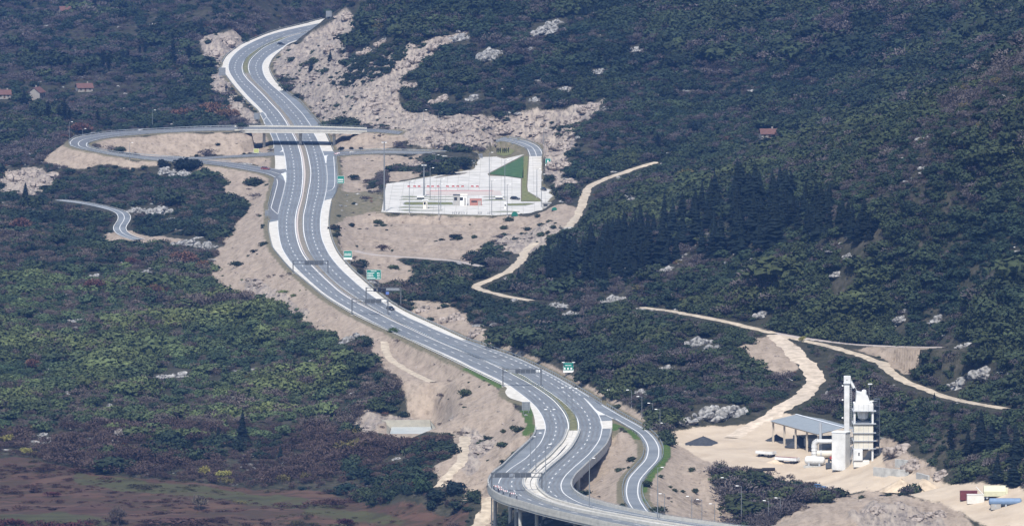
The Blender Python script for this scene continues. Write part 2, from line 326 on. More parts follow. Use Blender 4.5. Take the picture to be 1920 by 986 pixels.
# ------------------------------------------------------------------ terrain: what covers it (photograph regions laid on the ground)
BARE = [
 [(1440,990),(1500,948),(1560,937),(1640,925),(1720,930),(1770,945),(1800,960),(1840,1000),(1440,1000)],
 [(498,322),(478,345),(462,400),(436,425),(418,462),(398,485),(402,538),(432,552),(492,562),(558,588),(590,618),(640,635),(690,628),(700,660),(730,690),(800,720),(830,742),(845,758),(760,752),(700,768),(668,795),(645,812),(690,818),(722,812),(830,808),(848,830),(846,870),(812,890),(828,905),(880,918),(870,945),(905,960),(890,990),(935,990),(930,930),(905,905),(925,880),(990,818),(985,780),(950,740),(900,705),(800,655),(700,612),(620,562),(560,520),(530,492),(512,470),(502,430),(502,395),(512,340)],
 [(170,268),(225,257),(300,252),(440,247),(500,250),(512,270),(505,284),(430,291),(300,293),(200,283)],
 [(72,306),(100,285),(130,268),(150,281),(230,297),(290,302),(330,306),(260,312),(110,313)],
 [(350,309),(420,313),(480,324),(505,335),(498,350),(440,335),(380,322)],
 [(320,298),(440,296),(512,293),(515,318),(440,305)],
 [(632,425),(660,408),(720,404),(800,403),(930,406),(1000,404),(1060,400),(1072,418),(1010,425),(960,440),(920,455),(880,485),(820,492),(760,485),(690,500),(735,520),(745,545),(700,520),(650,480),(628,440)],
 [(608,250),(640,248),(690,248),(752,250),(775,262),(740,272),(700,283),(640,284),(620,270)],
 [(632,295),(700,290),(790,292),(770,305),(720,320),(712,340),(660,335),(645,358),(634,320)],
 [(725,324),(800,318),(830,318),(760,338),(728,343)],
 [(1150,800),(1190,815),(1207,840),(1200,862),(1168,905),(1168,930),(1182,957),(1100,938),(1078,915),(1090,890),(1135,845)],
 [(1244,818),(1262,845),(1245,875),(1212,905),(1210,930),(1245,968),(1330,990),(1385,986),(1375,950),(1345,915),(1330,895),(1360,880),(1320,850),(1290,830)],
 [(1372,652),(1400,640),(1450,630),(1490,650),(1500,690),(1470,712),(1430,700),(1395,672)],
 [(1600,646),(1770,652),(1735,670),(1695,684),(1665,680),(1630,660)],
 [(755,562),(835,570),(880,600),(932,642),(880,634),(820,610),(770,588)],
 [(740,500),(780,510),(750,540),(715,530)],
 [(1620,930),(1640,880),(1650,820),(1690,825),(1700,850),(1740,870),(1780,905),(1830,912),(1700,900)],
 [(190,445),(225,430),(280,440),(350,445),(300,462),(190,458)],
 [(520,400),(440,380),(380,300),(420,300)],
]
ROCK = [
 [(655,806),(690,778),(730,757),(780,750),(845,758),(858,785),(830,790),(812,782),(716,782),(700,812),(670,818)],
 [(868,800),(905,795),(930,815),(900,850),(880,880),(862,872),(878,840)],
 [(440,520),(500,530),(560,570),(590,600),(540,585),(470,555)],
 [(508,100),(530,92),(556,80),(620,40),(650,12),(665,45),(655,85),(640,130),(700,108),(760,85),(815,70),(888,66),(862,80),(800,105),(760,140),(742,180),(768,210),(850,222),(960,214),(1060,204),(1132,190),(1122,215),(1082,235),(1068,300),(1048,345),(1028,335),(1022,295),(1003,268),(945,256),(930,266),(900,282),(860,275),(800,284),(762,268),(750,246),(606,234),(575,192),(535,160),(512,132)],
 [(372,72),(395,60),(440,58),(462,76),(425,104),(414,125),(420,150),(452,190),(482,214),(480,232),(440,224),(432,185),(395,160),(408,130),(385,110)],
 [(0,330),(60,312),(110,330),(80,362),(0,368)],
 [(1590,965),(1640,938),(1700,948),(1760,972),(1800,1000),(1620,1000)],
 [(1000,440),(1040,425),(1050,440),(1000,470),(950,478),(900,480),(940,450)],
]
BARE2 = [[(618,398),(716,396),(724,408),(650,432),(622,428)], [(640,340),(705,335),(712,358),(636,362)], [(1005,402),(1058,386),(1088,395),(1072,425),(1010,440),(950,446),(930,430)], [(638,452),(690,476),(770,498),(795,522),(752,548),(712,530),(668,492)], [(690,640),(735,660),(770,690),(815,715),(858,745),(868,775),(810,770),(765,745),(725,705),(700,670)], [(760,560),(800,575),(870,612),(900,640),(960,650),(1050,692),(1130,737),(1200,775),(1232,803),(1190,797),(1100,740),(1020,694),(930,657),(800,598)]]
YARD = [
 [(1248,812),(1330,796),(1395,798),(1440,790),(1470,775),(1600,800),(1650,830),(1660,880),(1700,885),(1790,908),(1860,905),(1935,920),(1935,990),(1860,990),(1780,950),(1700,925),(1640,920),(1560,930),(1480,905),(1370,885),(1300,850),(1262,830)],
]
FIELD = [[(-60,852),(60,860),(200,890),(330,902),(470,915),(620,925),(700,945),(800,960),(880,975),(880,1010),(-60,1010)]]
GRASS = [
 [(976,768),(998,765),(1003,790),(1000,818),(975,815),(988,795)],
 [(1238,820),(1262,845),(1240,882),(1214,905),(1208,930),(1225,955),(1205,940),(1200,910),(1222,880),(1243,850)],
 [(1150,790),(1188,808),(1205,825),(1190,822),(1168,800),(1150,815)],
 [(860,690),(940,730),(945,722),(880,690)],
]
DRYGRASS = [[(632,360),(712,358),(712,398),(650,405),(625,425),(620,400)]]
GRASSF = [[(140,885),(330,905),(560,935),(800,985),(700,985),(500,945),(300,925),(150,905)],[(0,960),(200,965),(210,985),(0,990)]]
JX = (fbm(GX / 9, GY / 22, 3) - .5) * 26; JY = (fbm(GX / 9 + 50, GY / 22 + 9, 3) - .5) * 16

def blur_(m, n=1):
    for _ in range(n):
        m = (np.roll(m, 1, 0) + m * 2 + np.roll(m, -1, 0)) / 4
        m = (np.roll(m, 1, 1) + m * 2 + np.roll(m, -1, 1)) / 4
    return m
# distance to the paved surfaces, whose level the ground keeps to
road_polys = [np.vstack([smooth(LC_OUT, 4)[:], smooth(LC_IN, 4)[::-1]]), np.vstack([smooth(RC_OUT, 4), smooth(RC_IN, 4)[::-1]]),
              np.vstack([smooth(RAMP_OUT, 4), smooth(RAMP_IN, 4)[::-1]]), np.array(PLAZA, float), np.vstack([smooth(LC_IN, 4), smooth(RC_IN, 4)[::-1]]),
              np.array([(887,318),(897,296),(932,277),(955,276),(970,284),(990,292),(1019,291),(1019,355),(1012,376),(976,380),(914,332)], float)]
# the carriageways stand on viaducts in the foreground: only the part on the ground shapes the terrain
def on_ground(i, P):
    if i == 0: return P[:, 1] < 812
    if i in (1,): return (P[:, 1] < 815)
    if i == 4: return P[:, 1] < 812
    return np.ones(len(P), bool)
GU0, GV0 = to_px(GX, GY, 0.0)
on_road = np.zeros(GX.shape, bool); kp = []
for i, P in enumerate(road_polys):
    m = inpoly(GU0, GV0, P)
    if i in (0, 4): m &= GV0 < 812
    if i == 1: m &= (GV0 < 815)
    on_road |= m
    Q = P[on_ground(i, P)]
    Q2 = np.vstack([Q[:-1] + (Q[1:] - Q[:-1]) * t for t in (0, .25, .5, .75)])
    X, Y = at_z(Q2[:, 0], Q2[:, 1], 0.0)
    kp += [(a, b, 0.0) for a, b in zip(X, Y)]
def lerp_rows(S, step=6):
    out = []
    for a, b in zip(S[:-1], S[1:]):
        a = np.array(a, float); b = np.array(b, float)
        n = max(1, int(np.hypot(b[0] - a[0], (b[1] - a[1]) * 3) / step))
        out += [a + (b - a) * k / n for k in range(n)]
    return np.array(out + [np.array(S[-1], float)])
def strip_pts(S, step=6, cross=(0, .25, .5, .75, 1)):
    R = smooth(S, step) if len(S) > 2 else lerp_rows(S, step)
    out = []
    for r in R:
        xl, yl = at_z(r[0], r[1], r[4]); xr, yr = at_z(r[2], r[3], r[4])
        out.append([(xl + (xr - xl) * t, yl + (yr - yl) * t, r[4]) for t in cross])
    return np.array(out)
for S in (LOOP, LOOPW, RAMPW, RAMPE, LOOPE):
    P = strip_pts(S, 4)
    for A_, B_ in zip(P[:-1], P[1:]):
        n_ = max(1, int(max(np.hypot(*(B_ - A_)[0, :2]), np.hypot(*(B_ - A_)[-1, :2])) / 1.6))
        for k_ in range(n_): kp += [tuple(q) for q in (A_ + (B_ - A_) * k_ / n_)]
# yard platform keeps flat
kd = KDTree(len(kp))
for i, p in enumerate(kp): kd.insert((p[0], p[1], 0.0), i)
kd.balance()
DIST = np.full(GX.shape, 99.0); RZ = np.zeros(GX.shape)
_find = kd.find
_cand = (rows < 5300)
for r in range(NR):
    if not _cand[r]: continue
    y = float(GY[r, 0])
    for c in range(NC):
        _, i, d = _find((float(GX[r, c]), y, 0.0))
        DIST[r, c] = d; RZ[r, c] = kp[i][2]
DIST[on_road] = 0
dd = np.maximum(0, DIST - 2.2)
rough0 = (fbm(GX / 14, GY / 14, 4) - .5)
lo = RZ - 0.14 - dd * 0.45; hi = RZ - 0.14 + dd * 0.8
GZ0 = GZ + rough0 * 3.0 * np.clip(dd / 20, 0, 1)
GZ = np.clip(GZ0, lo, hi)
_vd = np.zeros(GX.shape)
for P in (road_polys[0], road_polys[1], road_polys[4]): _vd = np.maximum(_vd, inpoly(GU0, GV0, P).astype(float))
_vd = (GV0 > 806) * (blur_(_vd, 3) > .02)
GZ = np.where(_vd > 0, np.minimum(GZ, -1.7 - np.clip(GV0 - 830, 0, 200) * .06), GZ)
GU, GV = to_px(GX, GY, GZ)
def region(polys, ju=1.0):
    m = np.zeros(GX.shape)
    for P in polys: m = np.maximum(m, inpoly(GU + JX * ju, GV + JY * ju, P).astype(float))
    return m
def blur(m, n=1):
    for _ in range(n):
        m = (np.roll(m, 1, 0) + m * 2 + np.roll(m, -1, 0)) / 4
        m = (np.roll(m, 1, 1) + m * 2 + np.roll(m, -1, 1)) / 4
    return m
def gz_at(x, y):
    "ground height under (x, y), scalar or array"
    d = np.asarray(y, float) - CAMY
    r = np.interp(d, rows, np.arange(NR)); c = (np.asarray(x, float) / d - cols[0]) / (cols[1] - cols[0])
    r = np.clip(r, 0, NR - 1.001); c = np.clip(c, 0, NC - 1.001)
    ri = r.astype(int); ci = c.astype(int); fr = r - ri; fc = c - ci
    return (GZ[ri, ci] * (1 - fr) * (1 - fc) + GZ[ri + 1, ci] * fr * (1 - fc) + GZ[ri, ci + 1] * (1 - fr) * fc + GZ[ri + 1, ci + 1] * fr * fc)
def samp(A, x, y):
    d = np.asarray(y, float) - CAMY
    r = np.clip(np.rint(np.interp(d, rows, np.arange(NR))), 0, NR - 1).astype(int)
    c = np.clip(np.rint((np.asarray(x, float) / d - cols[0]) / (cols[1] - cols[0])), 0, NC - 1).astype(int)
    return A[r, c]
_ds = np.arange(2400, 6000, 2.0)
def hit(u, v, lift=0.0):
    "where the line of sight of pixel (u, v) meets the ground -> (x, y, z)"
    dx, dy, dz = ray(u, v)
    t = _ds / dy
    X = dx * t; Y = CAMY + _ds; Z = CAMH + dz * t
    g = Z - gz_at(X, Y); below = g < 0
    k = int(np.argmax(below)) if below.any() else len(_ds) - 1
    d = _ds[k] if k == 0 else _ds[k - 1] + 2.0 * g[k - 1] / max(1e-6, g[k - 1] - g[k])
    x = dx * d / dy; y = CAMY + d
    return float(x), float(y), float(gz_at(x, y)) + lift
# dirt tracks: (centre line pixels, width in metres)
TRACKS = [
 ("dirt_track", "pale dirt track winding down beside the plaza", [(1228,304),(1200,312),(1150,330),(1112,345),(1098,362),(1092,385),(1075,415),(1062,428)], 5.0),
 ("dirt_track", "pale dirt track bending through scrub below the conifer grove", [(1005,455),(985,468),(978,485),(955,508),(915,524),(892,532),(893,540),(925,549),(960,557),(1000,564)], 5.0),
 ("dirt_track", "long pale dirt track crossing the slope towards the right edge", [(1205,576),(1260,583),(1330,596),(1400,611),(1455,626),(1530,643),(1600,660),(1650,678),(1668,696),(1690,712),(1740,732),(1800,750),(1890,766)], 5.5),
 ("dirt_track", "wide sandy haul track curving down into the plant yard", [(1452,628),(1478,648),(1500,672),(1530,700),(1532,718),(1505,742),(1460,770),(1410,796),(1370,822)], 8.5),
 ("dirt_track", "sandy service track at the foot of the motorway embankment", [(720,640),(728,668),(760,692),(792,708),(812,716)], 4.0),
 ("dirt_track", "sandy service track running down from the pond", [(872,818),(868,845),(868,868),(840,888),(818,900),(828,915)], 5.0),
 ("dirt_track", "pale dirt path under the near end of the viaduct", [(925,932),(915,955),(900,978),(888,1005)], 6.0),
 ("service_road", "grey gravel service road below the plaza slope", [(668,470),(690,477),(760,482),(830,486),(880,494),(905,500)], 4.5),
]
OLD = [(112,375),(150,379),(185,386),(215,392),(232,402),(232,415),(222,428),(232,440),(262,450)]
TRACKS += [("country_road", "short S-bend of old asphalt road in the left scrub", OLD, 7.0),
           ("access_road", "narrow paved road along the top of the sandy slope", [(1455,624),(1500,633),(1560,641),(1640,648),(1772,651)], 3.5)]
TRACKW = []                      # graded centre lines: (xy, z, width)
tkp = []
for nm, lb, P, w in TRACKS:
    pts = np.array([hit(*q) for q in smooth(P, 2.5)])
    s_ = np.concatenate([[0], np.cumsum(np.hypot(np.diff(pts[:, 0]), np.diff(pts[:, 1])))]); k_ = np.arange(0, s_[-1], 2.0)
    W = np.stack([np.interp(k_, s_, pts[:, i]) for i in range(3)], -1)
    for _ in range(60): W[1:-1] = (W[:-2] + 2 * W[1:-1] + W[2:]) / 4
    TRACKW.append((W[:, :2], W[:, 2], w)); tkp += [(a, b, c, w) for a, b, c in W]
tkd = KDTree(len(tkp))
for i, q in enumerate(tkp): tkd.insert((q[0], q[1], 0), i)
tkd.balance()
TD = np.full(GX.shape, 99.0)     # distance outside the nearest track's edge
_bb = np.array(tkp)
for r in range(NR):
    y = float(GY[r, 0])
    if np.min(np.abs(_bb[:, 1] - y)) > 20: continue
    for c in range(NC):
        _, i, d = tkd.find((float(GX[r, c]), y, 0.0)); q = tkp[i]
        e = d - q[3] / 2
        if e < 17:
            TD[r, c] = e; t = min(1, max(0, (e - .8) / 16)); t = t * t * (3 - 2 * t)
            GZ[r, c] = (q[2] - .12) * (1 - t) + GZ[r, c] * t
GZ = np.maximum(GZ, RZ - 0.14 - dd * 1.1)
rock = blur(region(ROCK), 1); bare = blur(np.maximum(region(BARE), region(BARE2, .35)), 1); yard = blur(region(YARD, .4), 1); dryg = blur(region(DRYGRASS, .5), 1); field = blur(region(FIELD, .8), 1); grass = blur(region(GRASS, .5), 1); gf = blur(region(GRASSF, 1.2), 2)
for P in BARE[1:3]: pass
# level the yard and roughen rock
strat = fbm((GX * .8 + GY * .35) / 5.0, (GX - GY) / 60.0, 3)
ridg = 1 - np.abs(fbm(GX / 7 + 3, GY / 7, 3) * 2 - 1)
prox = np.clip(dd / 8, 0, 1) * np.clip((TD - .5) / 7, 0, 1)
_pu, _pv = to_px(GX, GY, -17.5)
prox = prox * (1 - blur(inpoly(_pu, _pv, np.array([(700,782),(822,782),(848,806),(846,840),(700,840)], float)).astype(float), 3))
GZ = GZ + rock * prox * ((strat - .5) * 5.0 + (ridg - .7) * 3.5)
GZ = GZ + bare * prox * ((fbm(GX / 5, GY / 5, 3) - .5) * 1.2 - (fbm(GX / 2.2, GY / 14, 2) > .64) * .35)
GZ = GZ + (1 - np.maximum.reduce([rock, bare, yard, field, grass])) * prox * (fbm(GX / 4, GY / 4, 3) - .5) * 1.6
# pond basin
_pu, _pv = to_px(GX, GY, -18.3)
_t = np.interp(GY, [at_z(772, 824, -18.3)[1], at_z(772, 806, -18.3)[1]], [-18.2, -16.1])
_m = blur(inpoly(_pu, _pv, np.array([(702,784),(820,784),(842,806),(838,836),(702,836)], float)).astype(float), 12)
_m = _m * np.clip((TD - 1) / 16, 0, 1)
GZ = GZ * (1 - _m) + _t * _m
_m = blur(inpoly(_pu, _pv, np.array([(714,790),(815,790),(834,812),(832,834),(712,834)], float)).astype(float), 2)
GZ = np.where(_m > .05, GZ * (1 - _m) + np.minimum(GZ, _t - .4) * _m, GZ)
GZ = np.where(inpoly(_pu, _pv, np.array([(727,797),(812,797),(818,815),(726,815)], float)), -19.0, GZ)
PONDX = at_z(772, 800, -19)
GU, GV = to_px(GX, GY, GZ)


# ------------------------------------------------------------------ terrain: mesh and material
def terrain_material():
    m = bpy.data.materials.new("ground_cover"); t = nt(m); N = t.nodes; L = t.links
    o = N.new("ShaderNodeOutputMaterial"); b = N.new("ShaderNodeBsdfPrincipled"); L.new(b.outputs[0], o.inputs[0])
    b.inputs["Roughness"].default_value = 0.95; b.inputs["Specular IOR Level"].default_value = 0.1
    g = N.new("ShaderNodeNewGeometry")
    def noise(scale, detail=5, sc=(1, 1, 1), rot=0.0):
        mp = N.new("ShaderNodeMapping"); mp.inputs["Scale"].default_value = sc; mp.inputs["Rotation"].default_value = (0, 0, rot)
        L.new(g.outputs["Position"], mp.inputs[0])
        n = N.new("ShaderNodeTexNoise"); n.inputs["Scale"].default_value = scale; n.inputs["Detail"].default_value = detail
        n.inputs["Roughness"].default_value = 0.65
        L.new(mp.outputs[0], n.inputs["Vector"]); return n.outputs[0]
    def ramp(src, stops):
        r = N.new("ShaderNodeValToRGB"); e = r.color_ramp.elements
        while len(e) < len(stops): e.new(0.5)
        for k, (p, c) in enumerate(stops): e[k].position = p; e[k].color = (*c, 1)
        L.new(src, r.inputs[0]); return r.outputs[0]
    def mix(f, a, b_):
        x = N.new("ShaderNodeMix"); x.data_type = 'RGBA'
        L.new(f, x.inputs["Factor"]); L.new(a, x.inputs["A"]); L.new(b_, x.inputs["B"]); return x.outputs["Result"]
    n1 = noise(0.10); n2 = noise(0.45); n3 = noise(1.6); st = noise(0.42, 6, (1.5, .16, 1.0), 0.75); er = noise(0.35, 6, (1.2, .12, 1.0), .5); bl = noise(0.11, 5, (.22, .8, 1), .35)
    litter = mix(ramp(n1, [(.52, (0, 0, 0)), (.66, (1, 1, 1))]), ramp(n2, [(.3, (.022, .024, .016)), (.55, (.040, .040, .027)), (.75, (.075, .068, .050))]), ramp(n2, [(.3, (.034, .033, .024)), (.6, (.075, .068, .053))]))
    bare = mix(ramp(er, [(.38, (0, 0, 0)), (.60, (1, 1, 1))]), ramp(n1, [(.28, (.21, .168, .132)), (.42, (.30, .245, .195)), (.52, (.345, .283, .223)), (.66, (.27, .218, .172)), (.78, (.41, .345, .275))]), ramp(n2, [(.3, (.15, .118, .09)), (.7, (.355, .293, .23))]))
    rockc = mix(ramp(st, [(.40, (0, 0, 0)), (.60, (1, 1, 1))]), ramp(n2, [(.30, (.075, .068, .064)), (.5, (.185, .160, .142)), (.7, (.29, .245, .215))]), ramp(n1, [(.35, (.285, .24, .196)), (.65, (.37, .32, .265))]))
    yardc = ramp(n1, [(.3, (.38, .31, .232)), (.7, (.49, .412, .318))])
    fieldc = ramp(bl, [(.30, (.040, .027, .023)), (.42, (.076, .045, .034)), (.5, (.050, .038, .025)), (.58, (.088, .052, .039)), (.72, (.095, .068, .046))])
    grassc = ramp(n2, [(.3, (.035, .07, .015)), (.5, (.06, .105, .022)), (.7, (.12, .13, .05))])
    fgrass = ramp(bl, [(.35, (.045, .042, .024)), (.5, (.064, .066, .031)), (.65, (.060, .046, .032))])
    verge = ramp(n2, [(.3, (.085, .085, .045)), (.7, (.20, .17, .12))])
    a1 = N.new("ShaderNodeVertexColor"); a1.layer_name = "cover_a"; s1 = N.new("ShaderNodeSeparateColor"); L.new(a1.outputs[0], s1.inputs[0])
    a2 = N.new("ShaderNodeVertexColor"); a2.layer_name = "cover_b"; s2 = N.new("ShaderNodeSeparateColor"); L.new(a2.outputs[0], s2.inputs[0])
    def sharp(x):
        ad = N.new("ShaderNodeMath"); ad.operation = 'ADD'; L.new(x, ad.inputs[0]); L.new(n3, ad.inputs[1])
        mr = N.new("ShaderNodeMapRange"); mr.inputs[1].default_value = .82; mr.inputs[2].default_value = 1.12; L.new(ad.outputs[0], mr.inputs[0]); return mr.outputs[0]
    c = litter
    c = mix(sharp(s1.outputs[2]), c, fieldc); c = mix(sharp(s2.outputs[1]), c, fgrass)
    c = mix(sharp(s1.outputs[0]), c, bare); c = mix(sharp(s1.outputs[1]), c, rockc)
    c = mix(sharp(s2.outputs[0]), c, yardc); c = mix(sharp(s2.outputs[2]), c, verge); 
    av = N.new("ShaderNodeAttribute"); av.attribute_name = "lush"; c = mix(sharp(av.outputs["Fac"]), c, grassc)
    L.new(c, b.inputs["Base Color"])
    bp = N.new("ShaderNodeBump"); bp.inputs["Strength"].default_value = 0.5; bp.inputs["Distance"].default_value = 0.25; L.new(n2, bp.inputs["Height"]); L.new(bp.outputs[0], b.inputs["Normal"])
    return m

verge = ((DIST < 2.6) & (GV > 100)).astype(float) * (1 - yard)
verge = blur(np.maximum(verge, region(DRYGRASS, .5)), 1)
gv = np.stack([GX, GY, GZ], -1).reshape(-1, 3)
_i = np.arange(NR * NC).reshape(NR, NC)
quads = np.stack([_i[:-1, :-1], _i[:-1, 1:], _i[1:, 1:], _i[1:, :-1]], -1).reshape(-1, 4)
gm = bpy.data.meshes.new("ground")
gm.vertices.add(len(gv)); gm.vertices.foreach_set("co", gv.ravel().astype(np.float32))
gm.loops.add(quads.size); gm.loops.foreach_set("vertex_index", quads.ravel().astype(np.int32))
gm.polygons.add(len(quads)); gm.polygons.foreach_set("loop_start", np.arange(0, quads.size, 4, dtype=np.int32)); gm.polygons.foreach_set("loop_total", np.full(len(quads), 4, np.int32))
gm.update(calc_edges=True); gm.shade_smooth()
def vcol(name, r, g_, b_):
    a = gm.color_attributes.new(name, 'FLOAT_COLOR', 'POINT')
    a.data.foreach_set("color", np.stack([r, g_, b_, np.ones_like(r)], -1).ravel().astype(np.float32))
vcol("cover_a", bare, rock, field); vcol("cover_b", yard, gf * field, verge)
_l = gm.attributes.new("lush", 'FLOAT', 'POINT'); _l.data.foreach_set("value", grass.ravel().astype(np.float32))
gm.materials.append(terrain_material())
ground = bpy.data.objects.new("ground", gm); COL.objects.link(ground); setp(ground, "hilly karst ground of scrub, bare earth and fields", "ground", kind="structure")

# ------------------------------------------------------------------ paved surfaces
def lib():
    mat("asphalt", (.142, .160, .175), .13, .9, .07, col2=(.180, .196, .210), detail=8)
    mat("asphalt_dark", (.125, .132, .14), .10, .9, .3)
    mat("concrete_pale", (.49, .465, .41), .09, .9, .35, col2=(.58, .555, .50))
    mat("concrete_grey", (.40, .39, .36), .12, .9, .5)
    mat("concrete_parapet", (.45, .435, .39), .12, .9, .6)
    mat("paint_white", (.62, .62, .60), .04, .7, .8)
    mat("paint_yellow", (.70, .62, .40), .05, .7, .8)
    mat("median_grass", (.10, .12, .045), .35, .95, .5, col2=(.16, .15, .08))
    mat("gutter", (.20, .18, .145), .3, .95, .8)
    mat("kerb_pink", (.50, .44, .40), .10, .9, .6)
    mat("gravel_track", (.36, .30, .225), .18, .95, .4, col2=(.45, .385, .295), bump=.3)
    mat("sand_track", (.41, .345, .265), .16, .95, .4, col2=(.52, .44, .35), bump=.3)
    mat("gravel_grey", (.33, .29, .26), .15, .95, .5)
    mat("galvanised", (.42, .44, .45), .08, .45, 1.0, metal=.7)
    mat("pole_grey", (.20, .215, .23), .06, .55, 1.0, metal=.2); mat("gantry_steel", (.095, .103, .11), .08, .6, 1.0)
    mat("sign_green", (.012, .19, .145), .06, .45, 1.0)
    mat("sign_white", (.80, .80, .78), .03, .5, 1.0)
    mat("sign_back", (.25, .265, .28), .08, .5, 1.0, metal=.4)
    mat("sign_black", (.012, .014, .02), .1, .4, 1.0)
    mat("sign_blue", (.10, .16, .40), .1, .4, 1.0)
    mat("sign_yellow", (.40, .42, .15), .06, .5, 1.0)
    mat("gantry_panel", (.070, .078, .086), .10, .55, .8)
lib()
def slab_material(name, c0, c1, joint, size, width):
    m = bpy.data.materials.new(name); t = nt(m); N = t.nodes; L = t.links
    o = N.new("ShaderNodeOutputMaterial"); b = N.new("ShaderNodeBsdfPrincipled"); L.new(b.outputs[0], o.inputs[0]); b.inputs["Roughness"].default_value = .9; b.inputs["Specular IOR Level"].default_value = .2
    g = N.new("ShaderNodeNewGeometry"); br = N.new("ShaderNodeTexBrick"); br.offset = 0.0; br.inputs["Scale"].default_value = 1.0
    br.inputs["Brick Width"].default_value = size; br.inputs["Row Height"].default_value = size * 1.6; br.inputs["Mortar Size"].default_value = width; br.inputs["Mortar Smooth"].default_value = .3
    br.inputs["Color1"].default_value = (*c0, 1); br.inputs["Color2"].default_value = (*c1, 1); br.inputs["Mortar"].default_value = (*joint, 1)
    L.new(g.outputs["Position"], br.inputs["Vector"])
    n = N.new("ShaderNodeTexNoise"); n.inputs["Scale"].default_value = .16; n.inputs["Detail"].default_value = 6; L.new(g.outputs["Position"], n.inputs["Vector"])
    mr = N.new("ShaderNodeMapRange"); mr.inputs[1].default_value = .3; mr.inputs[2].default_value = .7; mr.inputs[3].default_value = .8; mr.inputs[4].default_value = 1.1; L.new(n.outputs[0], mr.inputs[0])
    mu = N.new("ShaderNodeMix"); mu.data_type = 'RGBA'; mu.blend_type = 'MULTIPLY'; mu.inputs["Factor"].default_value = 1; L.new(br.outputs["Color"], mu.inputs["A"]); L.new(mr.outputs[0], mu.inputs["B"]); L.new(mu.outputs["Result"], b.inputs["Base Color"])
    MATS[name] = m
slab_material("plaza_concrete", (.50, .485, .445), (.56, .54, .50), (.36, .345, .31), 5.0, .10)
M = MATS
def flat(name, px, z, m, parent=None, label=None, kind="structure", cat=None, step=4, resample=True, thick=0.0):
    Q = np.asarray(px, float)
    X, Y = at_z(Q[:, 0], Q[:, 1], z)
    keep = [0]
    for i in range(1, len(X)):
        if math.hypot(X[i] - X[keep[-1]], Y[i] - Y[keep[-1]]) > .15: keep.append(i)
    X = X[keep]; Y = Y[keep]
    A = 0.5 * np.sum(X * np.roll(Y, -1) - np.roll(X, -1) * Y)
    if A < 0: X = X[::-1]; Y = Y[::-1]
    n = len(X)
    v = [(X[i], Y[i], z) for i in range(n)]; f = [tuple(range(n))]
    if thick:
        v += [(X[i], Y[i], z - thick) for i in range(n)]; f += [(i, n + i, n + (i + 1) % n, (i + 1) % n) for i in range(n)]; f.append(tuple(range(2 * n - 1, n - 1, -1)))
    o = mesh_obj(name, v, f, m, parent)
    import bmesh
    bm = bmesh.new(); bm.from_mesh(o.data); bmesh.ops.triangulate(bm, faces=[q for q in bm.faces if len(q.verts) > 4]); bm.to_mesh(o.data); bm.free()
    if parent is None: setp(o, label, cat, kind=kind)
    return o
def band(A, B): return np.vstack([A, B[::-1]])
def cut(P, v0, v1, step=3):
    "the part of a polyline between photograph rows v0 and v1 (lines that run downwards)"
    Q = smooth(P, step); i0 = int(np.argmax(Q[:, 1] >= v0)); j = np.nonzero(Q[:, 1] <= v1)[0]; 
    return Q[i0:(j[-1] + 1 if len(j) else len(Q))]
def seg(P, a, b, step=3):
    "part of a polyline from its point nearest a to its point nearest b"
    Q = smooth(P, step)
    i = int(np.argmin(np.hypot(Q[:, 0] - a[0], Q[:, 1] - a[1]))); j = int(np.argmin(np.hypot(Q[:, 0] - b[0], Q[:, 1] - b[1])))
    return Q[i:j + 1]
def world_line(px, z=0.0):
    X, Y = at_z(px[:, 0], px[:, 1], z); return np.stack([X, Y], -1)
def normals(W):
    T = np.gradient(W, axis=0); T /= np.maximum(1e-6, np.hypot(T[:, 0], T[:, 1]))[:, None]
    return np.stack([-T[:, 1], T[:, 0]], -1)
def ribbon(mb, px, w, z, zl=0.0, off=0.0):
    W = world_line(np.asarray(px, float), zl); Nn = normals(W)
    a = W + Nn * (off - w / 2); b = W + Nn * (off + w / 2); n = len(W)
    v = [(p[0], p[1], z) for p in a] + [(p[0], p[1], z) for p in b]
    mb.add(v, [(i, i + 1, n + i + 1, n + i) for i in range(n - 1)])
def dashes(mb, px, period, frac, w, z):
    W = world_line(px); s = np.concatenate([[0], np.cumsum(np.hypot(*np.diff(W, axis=0).T))]); V = px[:, 1]
    t = 2.0
    while t < s[-1] - 3:
        p = period(np.interp(t, s, V)); L = p * frac
        a = np.array([np.interp(t, s, W[:, 0]), np.interp(t, s, W[:, 1])]); b = np.array([np.interp(t + L, s, W[:, 0]), np.interp(t + L, s, W[:, 1])])
        d = b - a; d /= max(1e-6, np.hypot(*d)); nn = np.array([-d[1], d[0]]) * w / 2
        mb.add([(*(a - nn), z), (*(a + nn), z), (*(b + nn), z), (*(b - nn), z)], [(0, 1, 2, 3)])
        t += p
PER = lambda v: float(np.interp(v, [40, 126, 250, 411, 600, 800, 1000], [22, 21, 20, 18.5, 15.5, 12.5, 12]))

lc = flat("motorway_carriageway", band(smooth(LC_OUT), smooth(LC_IN)), 0.0, M["asphalt"], label="left motorway carriageway of grey asphalt", cat="road")
rc = flat("motorway_carriageway", band(smooth(RC_OUT), smooth(RC_IN)), 0.0, M["asphalt"], label="right motorway carriageway of grey asphalt", cat="road")
rp = flat("slip_road", band(smooth(RAMP_OUT), smooth(RAMP_IN)), 0.02, M["asphalt"], label="slip road leaving the right carriageway in the foreground", cat="road")
